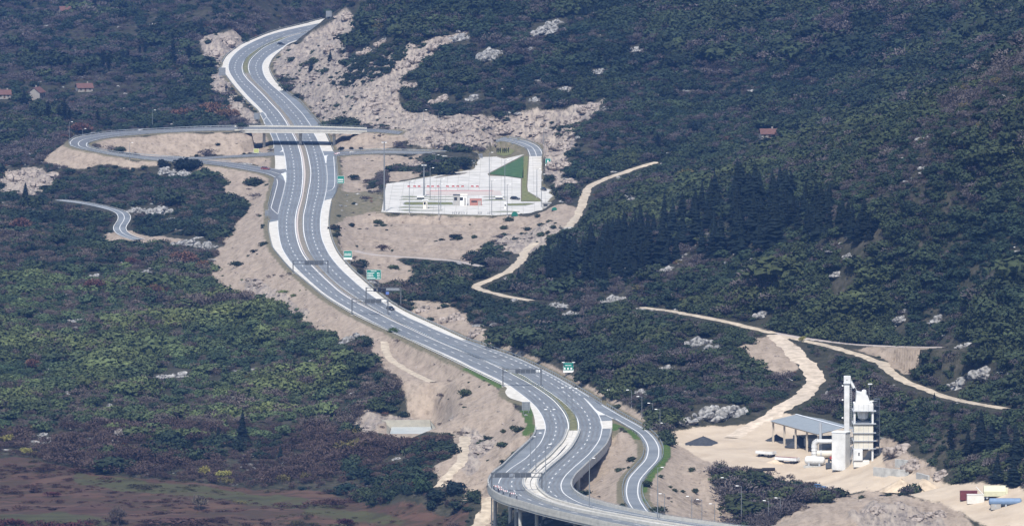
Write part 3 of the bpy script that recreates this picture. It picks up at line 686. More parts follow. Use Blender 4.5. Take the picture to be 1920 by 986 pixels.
# pale concrete shoulders
for (a, b) in [((660,25),(487.5,212)), ((515,292),(515.5,318)), ((505,416),(1003,805))]:
    A = seg(LC_OUT, a, b); i0 = A[0]; i1 = A[-1]
    B = seg(LC_LINE, (LC_LINE[0] if a == (660,25) else (533.5,292) if a[1] == 292 else (521,415)), ((493,210) if b[1] == 212 else (536.6,318) if b[1] == 318 else (1022,805)))
    flat("concrete_shoulder", band(A, B), 0.03, M["concrete_pale"], lc)
for (a, b, a2, b2) in [((580,72),(533,170),(580,70),(523,171)), ((608.8,248.8),(624.5,283),(588,248.8),(604,283)), ((621.5,374),(875,637),(607.8,375),(865,637.5))]:
    flat("concrete_shoulder", band(seg(RC_OUTER, a, b), seg(RC_LINE, a2, b2)), 0.03, M["concrete_pale"], rc)
flat("concrete_shoulder", [(1124.5,789),(1148,788),(1148,803),(1129,803)], 0.03, M["concrete_pale"], rc)
flat("patched_asphalt", [(514,334),(520,331),(534.5,340),(526,381),(521.4,398),(521,412),(506.6,411),(505.6,397),(504.6,389),(509,368)], 0.015, M["asphalt_dark"], lc)
# wheel paths worn into the lanes
mat("asphalt_worn", (.132, .142, .150), .14, .9, .09, col2=(.165, .173, .18), detail=8)
for root_, D_ in ((lc, LC_DASH), (rc, RC_DASH)):
    for o_ in (-2.6, -1.1, 1.1, 2.6):
        mb = MB(); ribbon(mb, smooth(D_), .75, .022, off=o_); mb.build("wheel_path", M["asphalt_worn"], root_)
# markings
mb = MB()
dashes(mb, smooth(LC_DASH), PER, .36, .34, .06)
ribbon(mb, seg(LC_LINE, (660,33), (536,320)), .30, .06); ribbon(mb, seg(LC_LINE, (521,413), (935,906)), .30, .06)
dashes(mb, seg(LC_LINE, (536,330), (521.5,402)), lambda v: 5.2, .55, .5, .06)
ribbon(mb, smooth([(537,322),(531,322),(524,321),(510,318)]), .8, .062)
flat("gore_marking", [(526,326),(537,323),(536.6,342),(534.8,342),(531,331)], .064, M["paint_white"], lc)
flat("gore_marking", [(524,285),(529,282),(530.5,276),(532,284.5)], .064, M["paint_white"], lc)
ribbon(mb, smooth([(521,402),(509,391),(509.5,385),(515,365),(520,345),(519,336)]), .3, .06)
ribbon(mb, smooth([(487.5,214),(494,226),(499,237),(504.5,246.5),(511.5,262),(513.4,277),(509,281),(503,284)]), .3, .06)
ribbon(mb, smooth([(496,212),(500,219),(494,227),(498,235)]), .3, .06)
mb.build("lane_markings", M["paint_white"], lc)["kind"] = "stuff"
mb = MB(); ribbon(mb, seg(LC_IN, (660,41), (1330,1000)), .32, .06, off=.25); mb.build("edge_line", M["sign_white"], lc)
mb = MB()
dashes(mb, smooth(RC_DASH), PER, .36, .34, .06)
ribbon(mb, seg(RC_LINE, (660,56), (584,237)), .32, .06); ribbon(mb, seg(RC_LINE, (588,249), (611,306)), .32, .06)
dashes(mb, seg(RC_LINE, (611.5,310), (612,356)), lambda v: 5.2, .55, .5, .06)
ribbon(mb, seg(RC_LINE, (611,359), (912,655)), .30, .06)
dashes(mb, seg(RC_LINE, (914,656), (1092,744)), lambda v: 7.5, .5, .5, .06)
ribbon(mb, seg(RC_LINE, (1094,745), (1420,998)), .34, .06)
flat("gore_marking", [(607.5,292),(612,291.5),(616,290.5),(613,293.5),(612,306),(610.8,307)], .064, M["paint_white"], rc)
flat("gore_marking", [(1095,746.5),(1113,763.5),(1120,769),(1136,777.5),(1122.5,778)], .064, M["paint_white"], rc)
ribbon(mb, seg(RC_OUTER, (905,647), (1132,758)), .3, .06, off=-.9)
ribbon(mb, smooth([(611,360),(619,357.5),(626,352),(627.8,336),(626,300),(625,294)]), .3, .06)
mb.build("lane_markings", M["paint_white"], rc)["kind"] = "stuff"
mb = MB(); ribbon(mb, smooth(RC_IN), .32, .06, off=-.25); mb.build("edge_line", M["sign_white"], rc)
mb = MB(); ribbon(mb, smooth(RAMP_OUT), .34, .06, off=-1.0); ribbon(mb, seg(RAMP_IN, (1150,785), (1192,960)), .34, .06, off=.8)
ribbon(mb, smooth([(1136,778),(1150,785)]), .4, .06)
mb.build("lane_markings", M["paint_white"], rp)

# median between the carriageways (ends where the viaducts begin)
_vs = np.arange(62, 812, 3.0)
def xs_at(P):
    Q = smooth(P, 2); o = np.argsort(Q[:, 1]); return np.interp(_vs, Q[o, 1], Q[o, 0])
xl, xr = xs_at(LC_IN), xs_at(RC_IN)
med = band(np.stack([xl, _vs], -1), np.stack([xr, _vs], -1))
md = flat("median_strip", med, -0.03, M["gutter"], label="narrow median strip between the two carriageways", cat="median")
def medpart(name, t0, t1, v0, v1, z, m):
    k = (_vs >= v0) & (_vs <= v1)
    flat(name, band(np.stack([xl + (xr - xl) * t0, _vs], -1)[k], np.stack([xl + (xr - xl) * t1, _vs], -1)[k]), z, m, md)
medpart("paved_edge", .04, .36, 140, 690, .01, M["kerb_pink"])
medpart("grass_strip", .05, .95, 70, 138, .01, M["median_grass"])
medpart("grass_strip", .10, .90, 692, 808, .01, M["median_grass"])

# ramps and the loop
def ramp_obj(name, S, label, m, line=None):
    P = strip_pts(S, 4, (0, 1)); n = len(P)
    v = [tuple(p[0] + np.array([0, 0, .05])) for p in P] + [tuple(p[1] + np.array([0, 0, .05])) for p in P]
    v += [(a[0], a[1], a[2] - 1.2) for a in v]
    f = [(i, i + 1, n + i + 1, n + i) for i in range(n - 1)] + [(2 * n + i, i, n + i, 3 * n + i) for i in (0,)]
    f += [(i, 2 * n + i, 2 * n + i + 1, i + 1) for i in range(n - 1)] + [(n + i + 1, 3 * n + i + 1, 3 * n + i, n + i) for i in range(n - 1)]
    o = mesh_obj(name, v, f, m); setp(o, label, "road", kind="structure")
    mb = MB()
    for t in (.07, .5, .93):
        c = np.array([p[0] + (p[1] - p[0]) * t for p in P]); W = c[:, :2]; Nn = normals(W) * .16; z = c[:, 2] + .09
        vv = [(W[i, 0] - Nn[i, 0], W[i, 1] - Nn[i, 1], z[i]) for i in range(n)] + [(W[i, 0] + Nn[i, 0], W[i, 1] + Nn[i, 1], z[i]) for i in range(n)]
        mb.add(vv, [(i, i + 1, n + i + 1, n + i) for i in range(n - 1)])
    mb.build("lane_markings", M["paint_white"], o)
    return o
ramp_obj("loop_ramp", LOOPW, "loop ramp curling round the bare slope left of the motorway", M["asphalt_dark"])
ramp_obj("slip_road", RAMPW, "slip road below the loop leading to the left carriageway", M["asphalt_dark"])
ramp_obj("slip_road", RAMPE, "slip road from the right carriageway towards the plaza", M["asphalt_dark"])
ramp_obj("access_road", LOOPE, "curving access road entering the plaza from the rocks", M["asphalt"])
ramp_obj("approach_road", LOOP, "approach road east of the overpass", M["asphalt_dark"])
def draped(name, W, Zc, w, m, label, cat="track", up=.12, lines=False):
    Nn = normals(W); n = len(W); K = 4
    wj = w * (1 + .5 * (fbm(W[:, 0] / 7, W[:, 1] / 7, 3) - .5)) if not lines else np.full(n, w)
    sh = (fbm(W[:, 0] / 9 + 40, W[:, 1] / 9, 2) - .5) * w * .3 if not lines else np.zeros(n)
    v = []
    for k in range(K + 1):
        o = (k / K - .5) * wj + sh
        v += list(zip(W[:, 0] + Nn[:, 0] * o, W[:, 1] + Nn[:, 1] * o, Zc + up * (1 if 0 < k < K else -3.)))
    f = [(k * n + i, k * n + i + 1, (k + 1) * n + i + 1, (k + 1) * n + i) for k in range(K) for i in range(n - 1)]
    o = mesh_obj(name, [tuple(map(float, q)) for q in v], [q[::-1] for q in f], m); o.data.shade_smooth(); setp(o, label, cat, kind="structure")
    if lines:
        mb = MB()
        for t in (-.40, 0, .40):
            X = W[:, 0] + Nn[:, 0] * w * t; Y = W[:, 1] + Nn[:, 1] * w * t; Z = Zc + up + .05
            vv = list(zip(X - Nn[:, 0] * .15, Y - Nn[:, 1] * .15, Z)) + list(zip(X + Nn[:, 0] * .15, Y + Nn[:, 1] * .15, Z))
            mb.add([tuple(map(float, q)) for q in vv], [(i, i + 1, n + i + 1, n + i) for i in range(n - 1)])
        mb.build("lane_markings", M["paint_white"], o)
    return o
for (nm, lb, P, w), (W, Zc, _) in zip(TRACKS, TRACKW):
    draped(nm, W, Zc, w, M["gravel_grey" if nm in ("service_road", "access_road") else "asphalt" if nm == "country_road" else "gravel_track" if w < 8 else "sand_track"], lb, "road" if "road" in nm else "track", lines=nm == "country_road")

# ------------------------------------------------------------------ viaducts and overpass
def wall_along(name, px, z0, z1, w, m, parent, off=0.0, W=None, zs=None):
    W = world_line(np.asarray(px, float)) if W is None else W
    Nn = normals(W); n = len(W); a = W + Nn * (off - w / 2); b = W + Nn * (off + w / 2)
    zz = np.zeros(n) if zs is None else zs
    v = [(a[i, 0], a[i, 1], zz[i] + z0) for i in range(n)] + [(b[i, 0], b[i, 1], zz[i] + z0) for i in range(n)] + [(b[i, 0], b[i, 1], zz[i] + z1) for i in range(n)] + [(a[i, 0], a[i, 1], zz[i] + z1) for i in range(n)]
    f = []
    for i in range(n - 1):
        for k in range(4):
            q = (k + 1) % 4; f.append((k * n + i, q * n + i, q * n + i + 1, k * n + i + 1))
    f += [(0, 3 * n, 2 * n, n), (n - 1, 2 * n - 1, 3 * n - 1, 4 * n - 1)]
    return mesh_obj(name, [tuple(map(float, q)) for q in v], f, m, parent)

def pier(parent, x, y, top, ang, span, r=.8, cols=2):
    "crosshead on round columns; ang = direction across the deck"
    c, s = math.cos(ang), math.sin(ang)
    mb = MB(); h = span / 2
    pts = [(-h, -.8), (h, -.8), (h, .8), (-h, .8)]
    mb.prism([(x + p * c - q * s, y + p * s + q * c) for p, q in pts], top - 1.3, top)
    mb.build("crosshead", M["concrete_grey"], parent)
    for k in range(cols):
        t = 0 if cols == 1 else (-.36 + .72 * k / (cols - 1)) * span
        cx, cy = x + t * c, y + t * s; g = float(gz_at(cx, cy))
        mb = MB(); mb.tube((cx, cy, g - .8), (cx, cy, top - 1.3), r, r, 10); mb.build("column", M["concrete_parapet"], parent)

def viaduct(label, OUT, IN, o0, o1, i0, i1, side):
    root = empty("motorway_viaduct", (0, 0, 0), label=label, cat="viaduct")
    A, B = seg(OUT, o0, o1), seg(IN, i0, i1)
    flat("deck", band(A, B), -.06, M["concrete_grey"], root, thick=1.7)
    wall_along("parapet", A, -1.1, 1.0, .45, M["concrete_parapet"], root, off=.25 * side)
    wall_along("parapet", B, -1.1, .85, .9, M["concrete_parapet"], root, off=-.1 * side)
    wall_along("deck_edge", B, -1.3, .22, 1.9, M["concrete_pale"], root, off=.95 * side)
    WA, WB = world_line(A), world_line(B)
    # walk along the outer edge and stand a pier every 28 m
    s = np.concatenate([[0], np.cumsum(np.hypot(*np.diff(WA, axis=0).T))]); t = 10.0
    while t < s[-1] - 2:
        p = np.array([np.interp(t, s, WA[:, 0]), np.interp(t, s, WA[:, 1])])
        j = int(np.argmin(np.hypot(WB[:, 0] - p[0], WB[:, 1] - p[1]))); q = WB[j]
        d = q - p; L = np.hypot(*d)
        if float(gz_at(*p)) < -3.2: pier(root, *(p + d * .5), -1.76, math.atan2(d[1], d[0]), L * .8, .6, 2)
        t += 50
    rl = MB()
    for K, o in ((WA, .25 * side), (WB, -.25 * side)):
        Nn = normals(K); E = K + Nn * o
        for i in range(0, len(E) - 1): rl.tube((*E[i], 1.25), (*E[i + 1], 1.25), .06, n=5, cap=False)
        for i in range(0, len(E), 3): rl.tube((*E[i], .8), (*E[i], 1.25), .05, n=4, cap=False)
    rl.build("hand_rail", M["galvanised"], root)["kind"] = "stuff"
    # setp origin at the base
    return root
viaduct("near motorway viaduct on round columns sweeping to the bottom edge", LC_OUT, LC_IN, (1003,806), (1330,1016), (1063.5,808), (1330,1000), 1)
viaduct("right motorway viaduct between the near carriageway and the slip road", RC_OUT, RC_IN, (1147.5,806), (1420,995), (1085,808), (1420,1008), -1)

ov = empty("overpass_bridge", (float(at_z(562, 246, 7.5)[0]), float(at_z(562, 246, 7.5)[1]), 0), label="slim concrete overpass crossing above the motorway", cat="bridge")
ovi = Matrix.Translation(-ov.location)
def under(o, parent):
    o.data.transform(Matrix.Translation(-parent.location)); o.parent = parent; return o
P = strip_pts(DECK, 4, (0, 1)); n = len(P); Lf = P[:, 0]; Rt = P[:, 1]
v = [tuple(p) for p in Lf] + [tuple(p) for p in Rt] + [(p[0], p[1], p[2] - 1.3) for p in Rt] + [(p[0], p[1], p[2] - 1.3) for p in Lf]
f = [(k * n + i, k * n + i + 1, ((k + 1) % 4) * n + i + 1, ((k + 1) % 4) * n + i) for k in range(4) for i in range(n - 1)] + [(0, n, 2 * n, 3 * n), (n - 1, 4 * n - 1, 3 * n - 1, 2 * n - 1)]
under(mesh_obj("deck", [tuple(map(float, q)) for q in v], f, M["concrete_parapet"]), ov)
v = [(*((Lf[i] * .93 + Rt[i] * .07)[:2]), Lf[i][2] + .04) for i in range(n)] + [(*((Rt[i] * .93 + Lf[i] * .07)[:2]), Lf[i][2] + .04) for i in range(n)]
under(mesh_obj("road_surface", [tuple(map(float, q)) for q in v], [(i, n + i, n + i + 1, i + 1) for i in range(n - 1)], M["asphalt_dark"]), ov)
for E, nm in ((Lf, "far"), (Rt, "near")):
    under(wall_along("parapet", None, -.25, .55, .35, M["concrete_parapet"], None, W=E[:, :2].copy(), zs=E[:, 2]), ov)
    rl = MB()
    for i in range(n - 1): rl.tube((E[i][0], E[i][1], E[i][2] + 1.15), (E[i + 1][0], E[i + 1][1], E[i + 1][2] + 1.15), .07, n=5, cap=False)
    for i in range(0, n, 1): rl.tube((E[i][0], E[i][1], E[i][2] + .5), (E[i][0], E[i][1], E[i][2] + 1.15), .05, n=4, cap=False)
    under(rl.build("hand_rail", M["galvanised"]), ov)
for u in (494, 563, 627):
    i = int(np.argmin(np.abs(to_px(Lf[:, 0], Lf[:, 1], Lf[:, 2])[0] - u)))
    for t in (.25, .75):
        c = Lf[i] * (1 - t) + Rt[i] * t; g = min(0.0, float(gz_at(c[0], c[1])))
        mb = MB(); mb.bevbox(c[0] - .7, c[0] + .7, c[1] - .9, c[1] + .9, g - .4, c[2] - 1.25, .2); under(mb.build("pier", M["concrete_grey"]), ov)
for i in (0, n - 1):
    c = (Lf[i] + Rt[i]) / 2; g = float(gz_at(c[0], c[1])); h = abs(Lf[i][1] - Rt[i][1]) / 2 + .3
    mb = MB(); mb.box(c[0] - 1.2, c[0] + 1.2, c[1] - h, c[1] + h, min(g, c[2] - 3) - 2, c[2] - 1.35); under(mb.build("abutment", M["concrete_grey"]), ov)

# ------------------------------------------------------------------ guard rails
def guard_rail(label, px=None, off=0.0, W=None, zs=None, group="guard rails along the roads"):
    W = world_line(np.asarray(px, float)) if W is None else W
    zs = np.zeros(len(W)) if zs is None else zs
    # thin out to about 4 m
    s = np.concatenate([[0], np.cumsum(np.hypot(*np.diff(W, axis=0).T))]); k = np.arange(0, s[-1], 4.0)
    if len(k) < 3: return
    Wp = np.stack([np.interp(k, s, W[:, 0]), np.interp(k, s, W[:, 1])], -1); zp = np.interp(k, s, zs)
    Wp = Wp + normals(Wp) * off
    root = empty("guard_rail", (float(Wp[0, 0]), float(Wp[0, 1]), float(zp[0])), label=label, cat="guard rail", group=group)
    under(wall_along("rail", None, .48, .80, .10, M["galvanised"], None, W=Wp, zs=zp), root)
    mb = MB()
    for p, z in zip(Wp, zp): mb.box(p[0] - .07, p[0] + .07, p[1] - .07, p[1] + .07, z - .3, z + .7)
    o = under(mb.build("post_row", M["galvanised"]), root); o["kind"] = "stuff"
guard_rail("steel guard rail on the outer edge of the left carriageway, far bend", seg(LC_OUT, (605,36), (487,211)), off=-.4)
guard_rail("steel guard rail on the outer edge of the left carriageway, long lower curve", seg(LC_OUT, (505,416), (942,722)), off=-.4)
guard_rail("steel guard rail beside the slip lane on the left carriageway", seg(LC_OUT, (514,345), (505,410)), off=-.4)
guard_rail("steel guard rail on the outer edge of the right carriageway, far bend", seg(RC_OUTER, (527,95), (624,283)), off=.4)
guard_rail("steel guard rail beside the short slip lane of the right carriageway", seg(RC_OUTER, (629,293), (622,372)), off=.4)
guard_rail("steel guard rail on the outer edge of the right carriageway, long lower curve", seg(RC_OUTER, (620,381), (1125,754)), off=.4)
guard_rail("steel guard rail on the outer edge of the foreground slip road", seg(RAMP_OUT, (1134,759), (1240,968)), off=.5)
guard_rail("steel guard rail on the inner edge of the foreground slip road", seg(RAMP_IN, (1190,809), (1190,959)), off=-.5)
guard_rail("steel guard rail on the left side of the median", seg(LC_IN, (528,71), (1064,808)), off=.6)
guard_rail("steel guard rail on the right side of the median", seg(RC_IN, (520,79), (1086,808)), off=-.6)
for S, l1, l2 in ((LOOPW[:-3], "steel guard rail on the outside of the loop ramp", "steel guard rail on the inside of the loop ramp"), (RAMPE[:-1], "steel guard rail on the near side of the plaza slip road", "steel guard rail on the far side of the plaza slip road"), (LOOPE, "steel guard rail on the outside of the plaza access bend", "steel guard rail on the inside of the plaza access bend")):
    P = strip_pts(S, 4, (0, 1))
    for k, l in ((0, l1), (1, l2)): guard_rail(l, W=P[:, k, :2].copy(), zs=P[:, k, 2])

# ------------------------------------------------------------------ toll plaza
def plib():
    pass
    mat("island_kerb", (.33, .34, .33), .1, .9, 1.0)
    mat("foundation", (.46, .40, .36), .06, .9, .4)
    mat("lawn", (.028, .085, .022), .3, .95, .3, col2=(.05, .10, .035))
    mat("lawn_dry", (.10, .12, .04), .3, .95, .6, col2=(.16, .16, .06))
    mat("red_plastic", (.30, .05, .05), .08, .5, 1.0); mat("white_plastic", (.80, .80, .80), .04, .5, 1.0)
    mat("red_paint", (.42, .06, .06), .10, .6, 1.0); mat("brown_red", (.36, .17, .14), .10, .7, .8)
    mat("dark_metal", (.05, .055, .065), .10, .5, 1.0); mat("cream_wall", (.70, .66, .56), .05, .8, .8)
    mat("white_wall", (.76, .76, .74), .05, .7, .8); mat("grey_wall", (.34, .33, .31), .08, .8, .8)
    mat("canvas_green", (.01, .13, .09), .1, .7, 1.0); mat("glass_dark", (.02, .025, .03), .1, .1, 1.0, spec=.6)
    mat("rubber", (.02, .02, .02), .1, .8, 1.0)
plib()
pz = flat("toll_plaza", PLAZA, 0.0, M["plaza_concrete"], label="broad pale concrete toll plaza below the rocky cutting", cat="plaza")
lw = flat("lawn", [(917,326),(981.5,293),(981.5,334),(950,330)], .03, M["lawn"], label="triangular bright green lawn beside the plaza", cat="lawn")
flat("grass_strip", [(983,293),(990.5,293),(987,350),(989,359),(1011,374),(1014,377.5),(978,377),(979,336)], .03, M["lawn_dry"], label="long grass strip between plaza and access road", cat="lawn")
flat("planting_bed", [(931,289),(934,279),(955,276.5),(965,283),(958,290),(945,293)], .05, M["lawn_dry"], label="small planted triangle at the plaza entry", cat="lawn")
flat("planting_bed", [(813,333.5),(822,331),(850,325),(877,323),(872,326),(840,330.5),(818,334)], .05, M["gutter"], label="dark narrow bed along the plaza's far edge", cat="lawn")
def island(px, label, m="lawn_dry"):
    o = flat("traffic_island", px, .16, M["island_kerb"], label=label, cat="island", kind="structure", thick=.2)
    c = np.mean(np.array(px), 0); q = [tuple(c + (np.array(p) - c) * np.array([.96, .62])) for p in px]
    flat("island_top", q, .19, M[m], o)
island([(750,369.2),(753,367.6),(772,367.2),(782,368.2),(856,368.4),(856,369.4),(782,369.6),(770,370.2)], "slim traffic island reaching from the grassy west tip, farthest row")
island([(748,374.6),(756,372.4),(770,373),(857,373.4),(857,374.6),(770,375)], "slim traffic island, second row from the far side")
island([(755,381.5),(760,378),(775,377.6),(850,378.6),(852,384.5),(770,385.5),(758,384.5)], "widest traffic island with green grass on the plaza", "lawn_dry")
island([(746,388.6),(756,387),(795,388),(822,388.8),(822,389.6),(795,390),(750,389.6)], "traffic island south of the grassy one")
island([(745,394.2),(760,392.8),(790,394),(830,394),(828,394.8),(760,395.6)], "traffic island nearest the plaza's front edge")
island([(904,369.4),(930,368),(950,369.5),(950,370.4),(930,370.2)], "eastern traffic island, farthest row"); island([(904,375.4),(925,373.2),(950,374.8),(948,376),(905,376.2)], "eastern traffic island, second row")
island([(950,381.5),(990,380),(1002,381.2),(985,386),(952,386.8)], "grassy eastern traffic island by the access road", "lawn_dry")
island([(918,397.4),(940,395.6),(975,396),(972,397.4),(925,398)], "eastern traffic island near the front edge")
flat("booth_foundation", [(799,357.5),(938,357.5),(941,366),(800,366)], .05, M["foundation"], label="long pinkish concrete booth foundation on the plaza", cat="foundation")
flat("drain_line", [(766,351.6),(976,351.2),(976,352),(766,352.6)], .04, M["grey_wall"], pz)
flat("drain_line", [(807,357),(925,357),(925,357.8),(807,357.8)], .06, M["red_paint"], pz)
flat("pavement_joint", [(917.6,335),(918.2,335),(918.2,366),(917.6,366)], .03, M["concrete_grey"], pz)
flat("pavement_joint", [(946,335),(946.6,335),(946.6,366),(946,366)], .03, M["concrete_grey"], pz)

def P0(u, v, z=0.0):
    x, y = at_z(u, v, z); return float(x), float(y)
# water-filled barriers
def barrier():
    r = empty("traffic_barrier", (0, 0, 0))
    pr = [(-.28, 0), (.28, 0), (.26, .22), (.12, .5), (.1, .95), (-.1, .95), (-.12, .5), (-.26, .22)]
    MB().prof_x(pr, -.75, .75).build("barrier_body", M["red_plastic"], r)
    MB().box(-.55, .55, -.3, .3, -.02, .1).build("foot", M["white_plastic"], r)
    MB().box(-.12, .12, -.14, .14, .95, 1.03).build("fill_cap", M["white_plastic"], r)
    return r
B0 = None
bx = [766.6,777.3,785.9,802.8,811,821.5,839,849.6,858.4,867.3,885.6,895]
for i, u in enumerate(bx):
    b = barrier() if B0 is None else copy_tree(B0); B0 = B0 or b
    x, y = P0(u, 351.2); b.location = (x, y, 0.02); b.rotation_euler.z = random.uniform(-.2, .2); b.scale = (.8, .8, .8)
    setp(b, "red plastic traffic barrier in the row across the plaza, number %s from its west end" % ["one", "two", "three", "four", "five", "six", "seven", "eight", "nine", "ten", "eleven", "twelve"][i], "barrier", "red barriers across the plaza")
def booth(u, v, w, h, dp, label, wall, roof, cat="booth", name="toll_booth", over=.35, ang=0.0):
    x, y = P0(u, v); r = empty(name, (x, y, 0.0), ang, label=label, cat=cat)
    MB().bevbox(-w / 2, w / 2, -dp / 2, dp / 2, 0, h, .08).build("cabin", M[wall], r)
    MB().box(-w / 2 - over, w / 2 + over, -dp / 2 - over, dp / 2 + over, h + .005, h + .25).build("roof", M[roof], r)
    if h > 2.0:
        MB().box(-w * .36, w * .1, -dp / 2 - .03, -dp / 2 + .02, h * .5, h * .82).build("window", M["glass_dark"], r)
        MB().box(w * .2, w * .42, -dp / 2 - .03, -dp / 2 + .02, .05, h * .78).build("door", M["grey_wall"], r)
    return r
booth(788.5, 373.6, 3.2, .95, 5, "low dark booth base on the western islands", "dark_metal", "white_wall", "booth base", "booth_base", .0)
booth(935.5, 373.6, 3.2, .95, 5, "low dark booth base on the eastern islands", "dark_metal", "white_wall", "booth base", "booth_base", .0)
booth(797.5, 391, 2.0, 3.6, 2.4, "narrow white control cabin by the grassy island", "cream_wall", "white_wall")
booth(948, 392, 1.2, 2.6, 1.5, "little white kiosk on the eastern front lanes", "white_wall", "white_wall", "kiosk", "kiosk", .15)
booth(856, 385, 3.0, 4.6, 3.5, "blue-grey tall cabin beside the white service block", "grey_wall", "dark_metal", "cabin", "service_cabin", .1)
booth(866.5, 384.5, 4.4, 4.5, 6, "white service block in the middle of the plaza", "white_wall", "cream_wall", "building", "service_block", .2)
r = booth(892, 385, 5.4, 2.7, 2.6, "brown-red site container in the middle of the plaza", "brown_red", "brown_red", "container", "site_container", 0)
for k in range(7): MB().box(-2.4 + k * .8, -2.3 + k * .8, -1.36, -1.3, .15, 2.5).build("rib", M["brown_red"], r)
r = booth(1025, 396, 3.9, 2.3, 3.5, "small grey shed below the plaza's east corner", "grey_wall", "grey_wall", "shed", "service_shed", .2); r.location.z = float(gz_at(r.location.x, r.location.y)) - .1
def tarp(u, v, w, h, label):
    x, y, z = hit(u, v); mb = MB(); n = 9
    prof = [(w / 2 * math.cos(math.pi * k / n), h * math.sin(math.pi * k / n) ** .8) for k in range(n + 1)]
    r = empty("tarpaulin_heap", (x, y, z - .1), label=label, cat="tarpaulin")
    mb.prof_y(prof, -w * .5, w * .5); mb.build("cover", M["canvas_green"], r); MB().box(-w / 2 - .1, w / 2 + .1, -w * .55, w * .55, -.1, .15).build("pallet", M["dark_metal"], r)
tarp(965, 405, 2.9, 1.9, "dark green covered heap at the plaza's front edge"); tarp(1039.5, 394, 2.4, 1.3, "green covered heap beside the small grey shed")
def bollard():
    r = empty("bollard", (0, 0, 0)); MB().lathe([(.16, 0), (.16, .75), (.12, .85), (.03, .9)], 8).build("post", M["dark_metal"], r); MB().lathe([(.17, .5), (.17, .65)], 8).build("reflector_band", M["white_plastic"], r); return r
b0 = None
for i, u in enumerate([849,852,856,859.5,862,866,870,875.5,897,900,902.5,915,918.5]):
    b = bollard() if b0 is None else copy_tree(b0); b0 = b0 or b
    x, y = P0(u, 401.0 + .3 * (i % 2)); b.location = (x, y, 0); setp(b, "little dark bollard on the plaza's front edge, %s" % ("in the western cluster" if u < 880 else "in the small middle cluster" if u < 910 else "in the eastern pair"), "bollard", "bollards along the plaza front")

# ------------------------------------------------------------------ gantries, signs, lamps
def gantry(label, xl, xr, vb, vt, panels, boxes=(), beamh=7.0, on=0.0):
    "legs stand at photograph columns xl, xr with feet on row vb and the beam's top on row vt"
    x0, y0 = P0(xl, vb, on); x1, _ = P0(xr, vb, on); k = mpp(y0); H = (vb - vt) * k; bh = beamh * k
    cx = (x0 + x1) / 2; w = (x1 - x0) / 2
    r = empty("sign_gantry", (cx, y0, on), label=label, cat="gantry", group="steel gantries over the carriageways")
    for s in (-1, 1):
        g = min(on, float(gz_at(cx + s * w, y0))) - on - .3
        MB().box(s * w - .22, s * w + .22, -.22, .22, g, H).build("post", M["gantry_steel"], r)
        MB().box(s * w - .5, s * w + .5, -.5, .5, g - .2, g + .45).build("footing", M["concrete_grey"], r)
    mb = MB()
    for dz in (0, -bh + .2):
        for dy in (-.35, .35): mb.box(-w, w, dy - .07, dy + .07, H + dz - .2, H + dz)
    nb = max(4, int(2 * w / 1.3))
    for i in range(nb + 1):
        q = -w + 2 * w * i / nb
        for dy in (-.35, .35): mb.tube((q, dy, H - bh + .1), (q + (2 * w / nb if i < nb else 0) * .5, dy, H - .1), .05, n=4, cap=False)
        mb.tube((q, -.35, H - .1), (q, .35, H - .1), .04, n=4, cap=False)
    mb.build("truss_beam", M["gantry_steel"], r)["kind"] = "stuff"
    for (a, b, t, bt, m) in panels:
        pa, _ = P0(a, vb, on); pb, _ = P0(b, vb, on); zt = (vb - t) * k; zb = (vb - bt) * k
        o = MB().bevbox(pa - cx, pb - cx, -.62, -.42, zb, zt, .03).build("sign_panel", M[m], r)
        nn = max(2, int((pb - pa) / 1.6))
        for i in range(nn + 1): MB().box(pa - cx + (pb - pa) * i / nn - .05, pa - cx + (pb - pa) * i / nn + .05, -.70, -.62, zb, zt).build("stiffener", M["sign_back"], o)
    for (a, b, t, bt, m) in boxes:
        pa, _ = P0(a, vb, on); pb, _ = P0(b, vb, on)
        o = MB().bevbox(pa - cx, pb - cx, -.95, -.45, (vb - bt) * k, (vb - t) * k, .05).build("signal_box", M[m], r)
    return r
gantry("grey gantry over the left carriageway before the green signs, panel seen from behind", 549.5, 615, 512, 488, [(571, 607, 489, 496.5, "gantry_panel")])
gantry("grey gantry over the left carriageway just in front of the dark car", 660, 727.5, 590, 560, [(684, 715, 560.5, 568, "gantry_panel")], [(717.5, 719.5, 561, 566, "sign_white"), (721, 723, 561, 566, "sign_white"), (725, 727, 561, 566, "sign_back")])
gantry("pale gantry with three square black signals over the right carriageway", 686.5, 751.5, 572, 538.5, [(724, 749, 540, 544, "sign_back")], [(700.5, 706, 540, 546, "sign_black"), (708.5, 714.5, 538.5, 547, "sign_black"), (717, 723, 540, 546, "sign_black"), (723.5, 729.5, 546.5, 551.5, "sign_blue")])
gantry("grey gantry with long dark panel over the middle of the lower curve", 943, 1014.5, 724, 691, [(966, 1004, 691.5, 699, "gantry_panel"), (953, 965.5, 692, 698, "sign_back")], [(1006, 1008, 692.5, 697, "sign_white"), (1010, 1012, 692.5, 697, "sign_white")])
gantry("nearest grey gantry, standing on the viaduct above the row of beacons", 922, 1016, 921, 885, [(927, 955, 886, 893.5, "gantry_panel"), (965, 996, 886, 893.5, "gantry_panel")], beamh=9)

